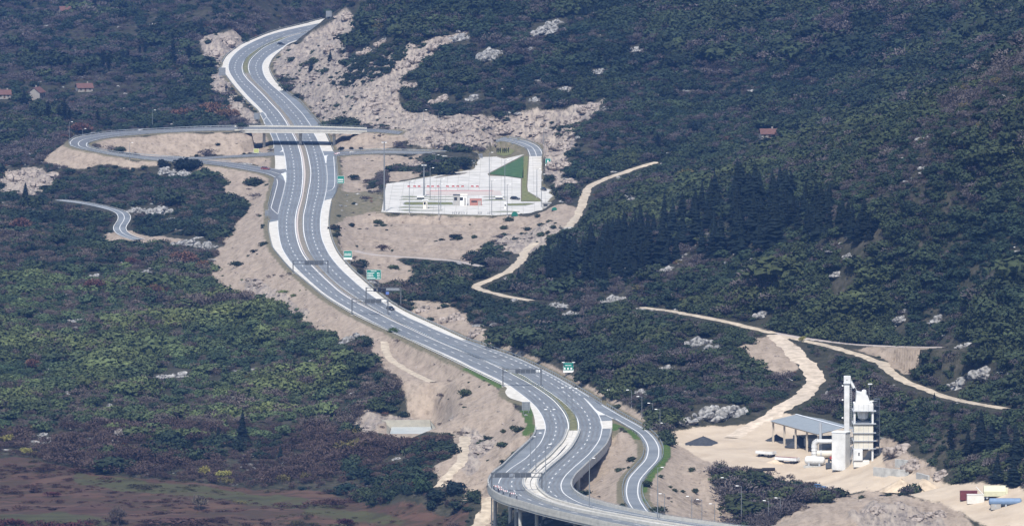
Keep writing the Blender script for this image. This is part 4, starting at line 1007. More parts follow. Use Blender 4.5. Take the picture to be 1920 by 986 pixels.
def sign(label, x0, x1, v0, v1, vb, m, rows_=(), white=None, back=False, group=None, cat="road sign", name="road_sign", lamps=False, ang=0.0):
    cxp = (x0 + x1) / 2
    x, y, z = hit(cxp, vb); k = mpp(y); w = (x1 - x0) * k; zt = (vb - v0) * k; zb = (vb - v1) * k
    r = empty(name, (x, y, z), ang, label=label, cat=cat, group=group)
    sgn = -1 if not back else -1
    pan = MB().bevbox(-w / 2, w / 2, -.06, .06, zb, zt, .04).build("panel", M[m], r)
    for s in ((-.3, .3) if w > 2 else (0,)):
        yo = .14 if not back else -.14
        MB().tube((s * w, yo, -.6), (s * w, yo, zt - .1), .09, n=8).build("post", M["pole_grey"], r)
    if back:
        for i in range(4): MB().box(-w / 2 + .08, w / 2 - .08, -.12, -.062, zb + (zt - zb) * (i + .5) / 4 - .04, zb + (zt - zb) * (i + .5) / 4 + .04).build("stiffener", M["pole_grey"], r)
    else:
        fr = MB(); t = .07
        fr.box(-w / 2, w / 2, -.075, -.062, zt - t, zt); fr.box(-w / 2, w / 2, -.075, -.062, zb, zb + t)
        fr.box(-w / 2, -w / 2 + t, -.075, -.062, zb + t, zt - t); fr.box(w / 2 - t, w / 2, -.075, -.062, zb + t, zt - t)
        fr.build("border", M["sign_white"], pan)["kind"] = "stuff"
        lt = MB()
        for (a, b, c, d) in rows_:         # strokes of the blurred legend, in parts of the panel
            n = max(1, int((b - a) * w / .45)); 
            for i in range(n):
                p = a + (b - a) * i / n; q = a + (b - a) * (i + .72) / n
                zz = zb + (zt - zb) * c; hh = (zt - zb) * d
                lt.box(-w / 2 + p * w, -w / 2 + q * w, -.085, -.064, zz, zz + hh)
        if lt.v: lt.build("legend", M["sign_white"], pan)["kind"] = "stuff"
        if white:
            MB().box(-w / 2 - .02, w / 2 + .02, -.09, -.05, zb - white * k, zb - .03).build("plate", M["sign_white"], r)
    if lamps:
        for s in (-1, 1): MB().bevbox(s * w / 2 - .5, s * w / 2 + .5, -1.0, -.5, zt + .05, zt + .22, .04).build("lamp", M["sign_white"], r); MB().box(s * w / 2 - .04, s * w / 2 + .04, -.8, 0, zt - .05, zt + .06).build("lamp_arm", M["pole_grey"], r)
    return r
GS = "green direction signs beside the motorway"
sign("small green sign right of the motorway, level with the slip lane", 632.5, 645.5, 330, 344, 352, "sign_green", [(.12, .88, .18, .12), (.12, .88, .42, .16)], group=GS)
sign("green sign with a white bottom plate, above the big destination sign", 644.5, 660, 470, 483, 496, "sign_green", [(.1, .9, .55, .1), (.1, .9, .3, .14)], white=3.5, group=GS)
sign("largest green destination sign with five white text lines", 687.5, 714.5, 505.3, 523.5, 538, "sign_green", [(.3, .7, .82, .06), (.06, .55, .62, .08), (.06, .45, .45, .08), (.06, .5, .28, .08), (.06, .62, .1, .08), (.72, .92, .62, .08), (.74, .92, .45, .08), (.74, .92, .28, .08), (.74, .92, .1, .08)], group=GS)
sign("green sign with two lamps beside the lower curve", 1056, 1075.5, 679, 694, 703, "sign_green", [(.15, .8, .6, .08), (.08, .28, .12, .24), (.38, .6, .12, .24), (.7, .92, .12, .24)], white=4, group=GS, lamps=True)
sign("green sign with white lower plate beside the plaza access road", 1022.5, 1032.5, 297, 308, 315, "sign_green", [(.35, .7, .3, .4)], white=2.5, group=GS)
BS = "road signs seen from behind"
sign("grey sign back on the outside of the far bend", 410, 423, 127, 142, 147, "sign_back", back=True, group=BS)
sign("grey sign back left of the motorway just before the overpass", 476, 487, 212, 224, 228, "sign_back", back=True, group=BS)
sign("small plain grey sign back beside the slip lane's end", 497, 506, 394, 405, 409, "sign_back", back=True, group=BS)
sign("big grey sign back on the grass below the lay-by", 978.5, 994, 752.5, 769, 774, "sign_back", back=True, group=BS)
sign("pale grey sign back at the top where the motorway vanishes", 611, 622, 21, 32, 36, "sign_back", back=True, group=BS)
sign("yellow warning board on the bare slope by the slip road", 475.5, 485.5, 279, 287, 290, "sign_yellow", name="warning_board")

def lamp(u, vb, vt, label, side=1, double=False, group="street lamps", thick=.10, ground_=None):
    x, y, z = hit(u, vb)
    if ground_ is not None: x, y = P0(u, vb, ground_); z = ground_
    k = mpp(y); H = (vb - vt) * k
    r = empty("street_lamp", (x, y, z), label=label, cat="street lamp", group=group)
    MB().tube((0, 0, -.5), (0, 0, H), thick * 1.3, thick * .7, 8).build("pole", M["pole_grey"], r)
    MB().box(-.2, .2, -.2, .2, -.3, .25).build("base_plate", M["concrete_grey"], r)
    for s in ((-1, 1) if double else (side,)):
        MB().tube((0, 0, H - .1), (s * 1.1, 0, H + .12), .06, .05, 6).build("arm", M["pole_grey"], r)
        MB().bevbox(s * 1.35 - .45, s * 1.35 + .45, -.2, .2, H + .04, H + .22, .05).build("lamp_head", M["sign_white"], r)
    return r
LP = [(1147.7,746,731,"lamp half hidden in scrub, first of the row above the slip road"),(1184,764,731,"second lamp of the row in the scrub above the slip road"),(1203.5,783,743,"third lamp of the row above the slip road"),(1224,786,755.5,"fourth lamp of the row above the slip road"),(1237.5,807,767,"tall fifth lamp of the row above the slip road"),(1248.3,807,793,"shortest lamp at the yard end of the row above the slip road"),
      (1297,978,930,"slim lamp on the bare slope right of the slip road, leftmost of three"),(1316,978,936,"middle of three slim lamps on the bare slope"),(1340,980,944,"rightmost of three slim lamps on the bare slope"),(1390,984,910,"tall lamp at the left edge of the dark gully"),(1441,978,938,"short lamp in front of the dark gully"),(1463,968,933,"short lamp right of its twin in front of the dark gully"),(1362,916,896,"small lamp at the top of the dark gully"),
      (1246,966,925,"slim lamp beside the end of the slip road"),(130,267,229,"tall lamp at the outer turn of the loop ramp"),(155,262,242,"short lamp behind the loop ramp"),(286,242,207,"lamp in rust-coloured scrub behind the loop ramp"),(1019,272,241,"lamp above the plaza access bend"),(794,229,207,"lamp on the rocks, left of a pair"),(822.4,224,211,"lamp on the rocks, right of a pair"),(817,306,291,"lamp in the dark bushes west of the plaza entry"),(243,300,268,"lamp inside the loop ramp")]
for (u, vb, vt, l) in LP: lamp(u, vb, vt, l, side=-1 if u > 1100 else 1)
for (u, vb, vt, l) in [(1062,759,726.5,"tall lamp in the median, left of a pair on the lower curve"),(1072.5,770,728,"tall lamp in the median, right of a pair on the lower curve"),(1031,838,767,"very tall lamp on the left carriageway's curve"),(994.5,880,818,"very tall lamp at the left viaduct parapet"),(1004.8,885,811,"tallest lamp at the left viaduct parapet"),(1023,927,832,"very tall lamp between the viaducts near the gantry"),(1105,953,858,"very tall lamp on the right viaduct"),(1233,973,875,"very tall lamp where slip road and viaduct meet")]:
    lamp(u, vb, vt, l, double=u in (1031, 1062), ground_=0.0, thick=.13)
for (u, vb, vt, l) in [(767.5,400,340,"slender plaza mast at the front west corner"),(806.5,374,315,"slender plaza mast behind the grassy island"),(822.8,404,345,"slender plaza mast on the front edge, west half"),(826.5,394,335,"slender plaza mast behind the front islands"),(917.5,376,286,"tallest slender plaza mast, east half"),(922,404,338,"slender plaza mast on the front edge, east half"),(946.6,374,300,"slender plaza mast by the lawn"),(951,405,346,"slender plaza mast at the green heap"),(1006.6,370,317,"slender mast on the pale access lane"),(1015,389,327,"slender mast at the plaza's east corner")]:
    lamp(u, vb, vt, l, group="plaza masts", thick=.13, ground_=0.0)
def mast(u, vb, vt, label):
    x, y = P0(u, vb); k = mpp(y); H = (vb - vt) * k
    r = empty("floodlight_mast", (x, y, 0), label=label, cat="mast", group="floodlight masts of the plaza")
    MB().tube((0, 0, -.3), (0, 0, H), .42, .2, 10).build("pole", M["pole_grey"], r)
    MB().lathe([(.1, H - .1), (.95, H), (.95, H + .15), (.1, H + .2)], 10).build("head_ring", M["pole_grey"], r)
    for i in range(6):
        t = math.pi / 3 * i; MB().bevbox(math.cos(t) * .95 - .2, math.cos(t) * .95 + .2, math.sin(t) * .95 - .2, math.sin(t) * .95 + .2, H - .35, H + .02, .04).build("floodlight", M["sign_white"], r)
    MB().bevbox(-.7, .7, -.7, .7, -.2, .5, .1).build("base", M["concrete_grey"], r)
mast(795, 369, 309, "thick floodlight mast in the middle of the western plaza"); mast(720.5, 397, 266, "very tall floodlight mast at the plaza's west edge")

# ------------------------------------------------------------------ vehicles
def vlib():
    mat("car_black", (.010, .011, .014), .05, .25, 1.0, spec=.6); mat("car_red", (.20, .04, .04), .05, .3, 1.0, spec=.6); mat("car_blue", (.05, .16, .36), .05, .3, 1.0, spec=.6); mat("car_white", (.75, .75, .75), .03, .3, 1.0, spec=.6)
    mat("light_red", (.30, .01, .01), .05, .3, 1.0); mat("light_clear", (.8, .8, .78), .03, .2, 1.0)
vlib()
def car(u, v, label, paint, ang=0.0, z=0.0, ground_=True, van=False):
    x, y, zz = (*P0(u, v, z), z) if ground_ else hit(u, v)
    r = empty("parked_car" if not ground_ else "car", (x, y, zz + .02), ang, label=label, cat="car")
    h = .25 if van else 0
    body = [(-2.2, .25), (2.15, .25), (2.25, .5), (2.2, .72), (1.2, .88), (-2.1, .92), (-2.25, .6)]
    cab = [(-2.0, .92), (1.0, .89), (.25, 1.42 + h), (-1.2, 1.48 + h), (-1.75, 1.38 + h)]
    def pull(prof, w0, w1, nm, m, par=r):
        n = len(prof); zs = [p[1] for p in prof]; z0, z1 = min(zs), max(zs); vv = []
        for s in (-1, 1):
            for p in prof: vv.append((s * (w0 + (w1 - w0) * (p[1] - z0) / (z1 - z0)), -p[0], p[1]))
        return mesh_obj(nm, vv, [tuple(range(n)), tuple(range(2 * n - 1, n - 1, -1))] + [(i, n + i, n + (i + 1) % n, (i + 1) % n) for i in range(n)], m, par)
    pull(body, .88, .86, "body", paint); pull(cab, .80, .62, "cabin", M["glass_dark"])
    pull([(.2, 1.40 + h), (.1, 1.47 + h), (-1.2, 1.53 + h), (-1.7, 1.42 + h)], .63, .60, "roof", paint)
    for sx in (-1, 1):
        for sy in (-1.35, 1.35):
            w = MB(); w.tube((sx * .70, sy, .31), (sx * .90, sy, .31), .31, n=12); o = w.build("wheel", M["rubber"], r)
            MB().tube((sx * .90, sy, .31), (sx * .915, sy, .31), .18, n=10).build("rim", M["galvanised"], o)
        MB().box(sx * .62 - .16, sx * .62 + .16, -2.27, -2.2, .55, .70).build("headlight", M["light_clear"], r)
        MB().box(sx * .66 - .15, sx * .66 + .15, 2.15, 2.27, .60, .78).build("tail_light", M["light_red"], r)
    return r
car(732.5, 581, "dark car driving on the right carriageway beside the gantry", M["car_black"], .45)
car(527, 84.5, "small dark car on the far bend of the right carriageway", M["car_black"], .9)
car(498, 318.5, "little red car on the slip road joining the left carriageway", M["car_red"], 1.1, .05)
car(1019.5, 357.5, "dark car parked at the plaza's east edge", M["car_black"], .3)
car(966, 374.5, "small dark car alone on the pale plaza", M["car_black"], 1.0)
car(1537, 916, "blue car parked on the sand below the asphalt plant", M["car_blue"], 1.35, ground_=False)
# beacons and striped boards at the start of the viaduct
def beacon():
    r = empty("traffic_beacon", (0, 0, 0)); MB().box(-.14, .14, -.04, .04, .12, 1.55).build("board", M["sign_black"], r); MB().bevbox(-.4, .4, -.25, .25, 0, .14, .05).build("foot", M["rubber"], r)
    MB().box(-.10, .10, -.07, -.045, 1.2, 1.45).build("reflector", M["sign_white"], r); return r
def chevron():
    r = empty("striped_barrier", (0, 0, 0)); n = 6
    for i in range(n): MB().box(-.8 + 1.6 * i / n, -.8 + 1.6 * (i + 1) / n, -.04, .04, .55, 1.0).build("stripe", M["red_plastic" if i % 2 == 0 else "white_plastic"], r)
    for s in (-.6, .6): MB().box(s - .05, s + .05, -.3, .3, 0, .06).build("foot", M["dark_metal"], r); MB().box(s - .04, s + .04, -.03, .03, .06, .55).build("leg", M["dark_metal"], r)
    return r
for i, (u, v) in enumerate([(915.5,911.5),(925.8,917.5),(935,922),(943.5,926.5),(956,931),(969,935.5)]):
    b = beacon(); b.location = (*P0(u, v), .03); setp(b, "dark upright beacon on the viaduct, %s from the left" % ["first", "second", "third", "fourth", "fifth", "last"][i], "beacon", "beacons closing the viaduct lane")
for i, (u, v) in enumerate([(931,915.5),(936.5,917.5),(939.5,921.5),(947.5,924.5),(962,929)]):
    b = chevron(); b.location = (*P0(u, v), .03); b.rotation_euler.z = -.35; setp(b, "red and white striped barrier among the beacons, %s from the left" % ["first", "second", "third", "fourth", "fifth"][i], "barrier", "striped barriers closing the viaduct lane")
for i, (u, v) in enumerate([(630,291.5),(634,290)]):
    b = chevron(); b.location = (*P0(u, v, .1), .1); setp(b, ["striped barrier at the mouth of the plaza slip road, left one", "striped barrier at the mouth of the plaza slip road, right one"][i], "barrier", "striped barriers at the slip road mouth")

# ------------------------------------------------------------------ pond
PZ = -18.3
pw = flat("pond_water", [(734,800),(808,799.5),(813,813),(731,813.5)], PZ, mat("water", (.42, .45, .44), .12, .3, .25, spec=.25), label="small pale rectangular pond", cat="water")  # pale base colour stands in for the sky's reflection
pond = empty("pond_basin", (*P0(772, 806, PZ), PZ), label="concrete rim with sloping banks round the small pond", cat="basin")
inner = [P0(u, v, PZ) for u, v in [(732,800.5),(810,799.5),(815,814.5),(729,814.5)]]
OZ = [PZ + 2.3, PZ + 2.3, PZ + .5, PZ + .5]; outer = [P0(u, v, z) for (u, v), z in zip([(716,787),(806,786.5),(828,815),(716,816)], OZ)]
for i in range(4):
    j = (i + 1) % 4
    v = [(*inner[i], PZ - .3), (*inner[j], PZ - .3), (*outer[j], OZ[j]), (*outer[i], OZ[i])]
    v += [(a, b, c - .3) for a, b, c in v]
    under(mesh_obj("bank", v, [(0, 1, 2, 3), (7, 6, 5, 4), (0, 4, 5, 1), (1, 5, 6, 2), (2, 6, 7, 3), (3, 7, 4, 0)], mat("pond_liner", (.26, .245, .20), .12, .9, .6)), pond)

# ------------------------------------------------------------------ asphalt plant and yard
def ylib():
    mat("plant_white", (.58, .58, .56), .10, .6, .35, col2=(.66, .66, .645)); mat("plant_cream", (.58, .545, .46), .10, .6, .4); mat("plant_grey", (.36, .38, .40), .08, .6, .6); mat("plant_dark", (.075, .085, .10), .12, .6, .8)
    mat("roof_blue", (.27, .295, .305), .06, .5, .5, metal=.2); mat("roof_white", (.72, .74, .76), .04, .5, .5); mat("column_beige", (.50, .44, .36), .06, .8, .6)
    mat("black_gravel", (.045, .05, .058), .25, .95, 1.2); mat("sand_heap", (.40, .32, .23), .14, .95, .5, col2=(.50, .41, .30)); mat("rust_red", (.17, .055, .04), .2, .85, 1.0)
    mat("container_red", (.14, .035, .038), .1, .6, .8); mat("container_white", (.62, .60, .55), .06, .6, .8); mat("tank_blue", (.14, .21, .32), .08, .5, .8); mat("machine_yellow", (.52, .51, .36), .06, .5, .8)
    mat("wall_stained", (.40, .395, .37), .22, .9, .5)
ylib()
def at(u, v):
    x, y, z = hit(u, v); return x, y, z
def sz(px, y): return px * mpp(y)
# open storage shed
x, y, z = at(1449, 829); x2, y2, z2 = at(1535, 852)
ang = math.atan2(y2 - y, x2 - x); Ls = math.hypot(x2 - x, y2 - y)
Ls = min(Ls, 42); k = mpp(y)
shed = empty("storage_shed", (x, y, z), ang, label="open-sided storage shed with pale blue-grey roof in the plant yard", cat="shed")
Wd, He, Hr = 17.0, 6.6, 8.9
for i in range(5):
    q = .3 + (Ls - .6) * i / 4
    g = float(gz_at(x + q * math.cos(ang), y + q * math.sin(ang))) - z
    MB().box(q - .28, q + .28, -.28, .28, g - .5, He).build("column", M["column_beige"], shed)
    MB().box(q - .28, q + .28, Wd - .28, Wd + .28, g - .5, He).build("column", M["column_beige"], shed)
MB().box(-.4, Ls + .4, -.35, .35, He + .005, He + .45).build("eave_beam", M["column_beige"], shed)
def sheet(y0, z0, y1, z1, nm, m):
    n = 24; mb = MB()
    for i in range(n):
        a = -.9 + (Ls + 1.8) * i / n; b = -.9 + (Ls + 1.8) * (i + 1) / n; c = (a + b) / 2
        mb.add([(a, y0, z0), (c, y0, z0 + .09), (b, y0, z0), (a, y1, z1), (c, y1, z1 + .09), (b, y1, z1)], [(0, 1, 4, 3), (1, 2, 5, 4)])
    return mb.build(nm, m, shed)
sheet(-.9, He + .5, Wd / 2, Hr, "roof_sheet", M["roof_blue"]); sheet(Wd / 2, Hr, Wd + .9, He + .5, "roof_sheet", M["roof_blue"])
MB().box(-.9, Ls + .9, Wd / 2 - .35, Wd / 2 + .35, Hr + .1, Hr + .2).build("ridge_cap", M["roof_white"], shed)
MB().add([(Ls + .8, -.9, He + .3), (Ls + .8, Wd / 2, Hr - .15), (Ls + .8, Wd + .9, He + .3), (Ls + .8, Wd + .9, He + .0), (Ls + .8, -.9, He + .0)], [(0, 1, 2, 3, 4)]).build("gable", M["column_beige"], shed)
MB().box(.5, Ls - .5, Wd - .6, Wd - .3, -1.0, 4.2).build("back_wall", M["plant_grey"], shed)
for q in (.26, .5, .76): MB().box(Ls * q - .2, Ls * q + .2, 3.0, Wd - .62, -1.0, 3.4).build("bay_wall", M["plant_grey"], shed)
def heap(u, v, wpx, hm, label, m, name="gravel_heap", dp=.7, seed=0):
    x, y, z = at(u, v); w = sz(wpx, y) / 2; rr = random.Random(seed); n = 22; R = 7; vv = []; ff = []
    sk = [rr.uniform(.82, 1.12) for _ in range(n)]
    for r in range(R + 1):
        t = r / R
        for i in range(n):
            a = 2 * math.pi * i / n; q = w * (t ** .9) * sk[i] * (1 if t < .9 else 1.04)
            vv.append((q * math.cos(a), q * math.sin(a) * dp, hm * (1 - t) ** 1.15 * (1 + rr.uniform(-.07, .07)) - (0.25 if r == R else 0)))
    for r in range(R):
        for i in range(n): j = (i + 1) % n; ff.append((r * n + i, r * n + n + i, r * n + n + j, r * n + j))
    vv.append((0, 0, hm * 1.01)); ff += [(len(vv) - 1, i, (i + 1) % n) for i in range(n)]
    o = mesh_obj(name, vv, ff, m, loc=(x, y, z)); setp(o, label, "heap"); o.data.shade_smooth(); return o
heap(1318, 832, 72, 2.6, "dark gravel heap on the left of the sandy yard", M["black_gravel"], seed=1)
heap(1500, 836, 60, 3.2, "dark gravel heap under the open shed", M["black_gravel"], seed=2)
heap(1456, 826, 44, 2.2, "grey gravel heap beside the shed's left end", M["black_gravel"], seed=5)
heap(1690, 919, 80, 3.6, "sandy heap in front of the concrete walls, left of two", M["sand_heap"], "sand_heap", seed=3); heap(1735, 920, 88, 3.6, "sandy heap in front of the concrete walls, right of two", M["sand_heap"], "sand_heap", seed=4)
heap(1455, 868, 44, 1.5, "low sandy heap below the trailers", M["sand_heap"], "sand_heap", seed=6)

# bucket elevator
x, y, z = at(1588, 866); k = mpp(y); y += 3
el = empty("bucket_elevator", (x, y, z), label="tall narrow white bucket elevator of the asphalt plant", cat="elevator")
H = (866 - 718) * k
for i in range(8): MB().bevbox(-.85, .85, -.8, .8, H * i / 8 + (0.005), H * (i + 1) / 8 - .03, .05).build("casing_section", M["plant_white"], el)
MB().bevbox(-1.0, 1.25, -1.1, 1.1, H, H + 2.3, .12).build("head_box", M["plant_white"], el); MB().box(-.15, .15, -1.14, -1.1, H + 1.0, H + 1.3).build("inspection_hatch", M["plant_dark"], el)
MB().box(-1.15, 1.15, -1.2, 1.2, H - .12, H - .005).build("platform", M["plant_grey"], el)
mb = MB()
for s in (1.05, 1.55): mb.box(s - .04, s + .04, -.1, .1, 0, H + 1)
for i in range(40): mb.box(1.05, 1.55, -.05, .05, i * H / 40 + .1, i * H / 40 + .18)
mb.build("ladder", M["plant_grey"], el)["kind"] = "stuff"
for i, q in enumerate((.96, .78, .55)): MB().bevbox(-1.6, -1.1, -.25, .15, H * q, H * q + .35, .05).build("lamp", M["sign_white"], el); MB().box(-1.1, -.85, -.1, .0, H * q + .1, H * q + .2).build("lamp_arm", M["plant_grey"], el)
MB().tube((.9, 0, H + 2.2), (3.2, 0, H - 2.4), .1, n=6).build("stay", M["plant_grey"], el)
MB().tube((1.1, 0, H + .6), (2.3, 0, H - 1.6), .45, .45, 8).build("chute", M["plant_white"], el)
# mixing tower
x, y, z = at(1619, 872); k = mpp(y); y += 4
tw = empty("mixing_tower", (x, y, z), label="cream mixing tower with stacked storeys and dark stair on its right", cat="tower")
w = 18.3 * k; d_ = 4.0
def lv(v): return (872 - v) * k
for (a, b, m) in [(840.5, 826.5, "plant_cream"), (825.5, 811.5, "plant_cream"), (810.5, 795.5, "plant_cream"), (769, 756, "plant_white")]:
    o = MB().bevbox(-w, w, -d_, d_, lv(a), lv(b), .1).build("storey", M[m], tw)
    for q in (-.5, 0, .5): MB().box(q * w - .05, q * w + .05, -d_ - .04, -d_ - .002, lv(a) + .1, lv(b) - .15).build("panel_joint", M["plant_grey"], o)
for v_ in (841, 826, 811, 794, 770): MB().box(-w - .35, w + .9, -d_ - .5, d_ + .4, lv(v_) - .02, lv(v_) + .14).build("walkway", M["plant_grey"], tw)
for sx in (-.93, .93):
    for sy in (-.9, .9): MB().box(sx * w - .3, sx * w + .3, sy * d_ - .3, sy * d_ + .3, lv(794) + .15, lv(770) - .03).build("post", M["plant_white"], tw); MB().box(sx * w - .3, sx * w + .3, sy * d_ - .3, sy * d_ + .3, -.6, lv(841) - .03).build("post", M["plant_white"], tw)
MB().lathe([(.5, lv(790)), (1.6, lv(785)), (1.9, lv(775)), (1.9, lv(771.5))], 10).build("weigh_hopper", M["plant_white"], tw)
MB().box(-w * .6, w * .6, -d_ * .5, d_ * .5, lv(793), lv(790)).build("machine", M["plant_dark"], tw)
MB().prof_y([(-w * .78, lv(755.5)), (w * .72, lv(755.5)), (w * .45, lv(742)), (-w * .1, lv(737)), (-w * .72, lv(734))], -d_ * .75, d_ * .75).build("screen_housing", M["plant_white"], tw)
MB().lathe([(.8, 0), (.8, 1.4), (.3, 1.7)], 8, (w * .1, 0, lv(741))).build("vent_cap", M["plant_white"], tw)
MB().bevbox(-w * 1.05, -w * .1, -d_ - 1.2, -d_ + 2.5, lv(862), lv(841) - .05, .1).build("control_cabin", M["plant_white"], tw); MB().box(-w * .55, -w * .42, -d_ - 1.24, -d_ - 1.18, lv(853), lv(847)).build("cabin_window", M["glass_dark"], tw)
MB().bevbox(-w * 1.0, w * .62, -d_ - .8, d_ * .5, -.5, lv(863), .1).build("plinth", M["container_white"], tw)
MB().prof_y([(-.6, lv(858)), (.6, lv(858)), (w * .55, lv(845)), (-w * .05, lv(845))], -1.6, 1.6).build("discharge_hopper", M["column_beige"], tw)
mb = MB()
for q in (w + .25, w + 2.1):
    for yy in (-1.2, 1.2): mb.box(q - .07, q + .07, yy - .07, yy + .07, -.4, lv(748))
for i in range(9):
    a, b = lv(870) + i * 2.3, lv(870) + (i + 1) * 2.3
    for j in range(8):
        t = j / 8 if i % 2 == 0 else 1 - j / 8
        mb.box(w + .3 + t * 1.6, w + .55 + t * 1.6, -1.1, 1.1, a + 2.3 * j / 8, a + 2.3 * j / 8 + .06)
    mb.box(w + .2, w + 2.2, -1.2, 1.2, b - .05, b)
    mb.box(w + .2, w + 2.2, -1.25, -1.2, b + .45, b + .52); mb.box(w + .2, w + 2.2, -1.25, -1.2, b + .9, b + .98)
for i in range(8): mb.box(w + .2, w + 2.2, 1.2, 1.26, lv(870) + i * 2.3 + .5, lv(870) + (i + 1) * 2.3 - .1)
mb.build("stair_tower", M["plant_dark"], tw)["kind"] = "stuff"
MB().box(w * .7, w * 1.45, -.3, .3, lv(753.5), lv(751.5)).build("jib", M["plant_white"], tw); MB().tube((w * .62, 1, lv(754)), (w * .62, 1, lv(722)), .05, n=6).build("antenna", M["plant_grey"], tw); MB().bevbox(w * .5, w * .95, .8, 1.2, lv(722), lv(720), .03).build("antenna_head", M["plant_white"], tw)
# filter house (white ribbed box)
x, y, z = at(1577, 880); k = mpp(y)
fl = empty("filter_house", (x, y, z), -.5, label="tall white ribbed filter box in front of the bucket elevator", cat="silo")
H = (880 - 809) * k
MB().bevbox(-2.4, 2.4, -1.9, 1.9, 0, H, .12).build("casing", M["plant_white"], fl)
for i in range(9):
    q = -2.2 + 4.4 * i / 8; MB().box(q - .06, q + .06, -1.98, -1.902, .3, H - .3).build("rib", M["plant_white"], fl)
for i in range(7):
    q = -1.7 + 3.4 * i / 6; MB().box(-2.48, -2.402, q - .06, q + .06, .3, H - .3).build("rib", M["plant_white"], fl)
MB().bevbox(-2.55, 2.55, -2.05, 2.05, H + .005, H + .3, .08).build("roof", M["roof_white"], fl)
# ducts and drum
x, y, z = at(1540, 868); k = mpp(y); y += 6
du = empty("exhaust_duct", (x, y, z), label="white elbow exhaust duct with ribs beside the filter box", cat="duct")
xa = -12 * k; H = (868 - 832) * k
MB().tube((xa, 0, 0), (xa, 0, H - .8), .95, n=12).build("riser", M["plant_white"], du)
for i in range(5): MB().tube((xa, 0, .4 + i * H / 6), (xa, 0, .6 + i * H / 6), 1.05, n=12).build("ring", M["plant_white"], du)
mb = MB(); pr = None
for i in range(6):
    t0, t1 = math.pi / 2 * i / 6, math.pi / 2 * (i + 1) / 6; f_ = lambda t: (xa + 1.1 * (1 - math.cos(t)), 0, H - .8 + 1.1 * math.sin(t)); mb.tube(f_(t0), f_(t1), .95, n=12, cap=False)
mb.build("elbow", M["plant_white"], du); MB().tube((xa + 1.1, 0, H + .3), (24 * k, 0, H + .3), .7, n=12).build("crossover", M["plant_white"], du)
MB().tube((0, 2, 0), (0, 2, (868 - 796) * k), .5, .45, 10).build("stack", M["plant_grey"], du)
dr = empty("drying_drum", (x + 2.2, y - 2, z), label="cream horizontal drying drum under the exhaust duct", cat="drum")
MB().tube((-4 + .5, 0, 2.6), (4, 0, 2.6), 1.15, n=16).build("shell", M["plant_cream"], dr)
for q in (-2.2, 1.8): MB().tube((q - .2, 0, 2.6), (q + .2, 0, 2.6), 1.28, n=16).build("riding_ring", M["plant_grey"], dr); MB().box(q - .4, q + .4, -1, 1, -.3, 1.5).build("cradle", M["plant_dark"], dr)
MB().bevbox(.6, 1.8, -1.7, -1.2, .8, 2.0, .1).build("burner_box", M["red_plastic"], dr)
x, y, z = at(1528, 874)
tk = empty("fuel_tank", (x, y, z), .05 - .35, label="white rounded fuel tank on a grey cradle by the drum", cat="tank")
Rk = 1.35
mb = MB(); prof = [(.15, -3.4), (.8, -3.25), (1.25, -2.9), (Rk, -2.5), (Rk, 2.5), (1.25, 2.9), (.8, 3.25), (.15, 3.4)]
m2 = MB().lathe(prof, 16); mb.add([(q[2], q[0], q[1] + 2.0) for q in m2.v], m2.f); mb.build("shell", M["plant_white"], tk, sm=False)
for q in (-1.8, 1.8): MB().box(q - .3, q + .3, -1.1, 1.1, -.3, 1.2).build("cradle", M["plant_grey"], tk)
MB().box(-3.4, 3.2, -1.7, 1.7, -.4, .35).build("bund", M["wall_stained"], tk)
x, y, z = at(1561, 875)
bn = empty("burner_unit", (x, y, z), label="dark machinery unit between tank and filter box", cat="machine")
MB().bevbox(-2.2, 2.0, -1.2, 1.2, -.3, 1.3, .1).build("housing", M["plant_dark"], bn); MB().tube((-1.2, -.4, 1.3), (-1.2, -.4, 2.7), .35, n=8).build("pipe", M["plant_dark"], bn); MB().tube((-1.2, -.4, 2.4), (1.6, -.2, 1.6), .3, n=8).build("hose", M["rubber"], bn); MB().lathe([(.9, 0), (.9, .8), (.4, 1.2)], 10, (.6, 0, 1.3)).build("fan_casing", M["plant_dark"], bn)
# trailers with loads
def trailer(u, v, L, label, load, ang):
    x, y, z = at(u, v); r = empty("dump_trailer", (x, y, z), ang, label=label, cat="trailer")
    MB().box(-L / 2, L / 2, -1.2, 1.2, .95, 1.1).build("floor", M["plant_grey"], r)
    for yy in (-1.2, 1.2): MB().box(-L / 2, L / 2, yy - .05, yy + .05, 1.105, 2.0).build("side_board", M["plant_white"], r)
    for xx in (-L / 2, L / 2): MB().box(xx - .05, xx + .05, -1.14, 1.14, 1.105, 2.0).build("end_board", M["plant_white"], r)
    MB().prof_x([(-1.1, 1.15), (1.1, 1.15), (1.1, 1.9), (0, 2.1), (-1.1, 1.9)], -L / 2 + .1, L / 2 - .1).build("load", M[load], r)
    for xx in (-L * .3, L * .25, L * .38):
        for yy in (-1, 1): MB().tube((xx, yy - .15, .45), (xx, yy + .15, .45), .45, n=12).build("wheel", M["rubber"], r)
trailer(1476, 868, 8.0, "white dump trailer filled with red-brown material", "rust_red", -.55); trailer(1436, 856, 6.5, "white dump trailer, farther left and emptier", "sand_heap", -.6)
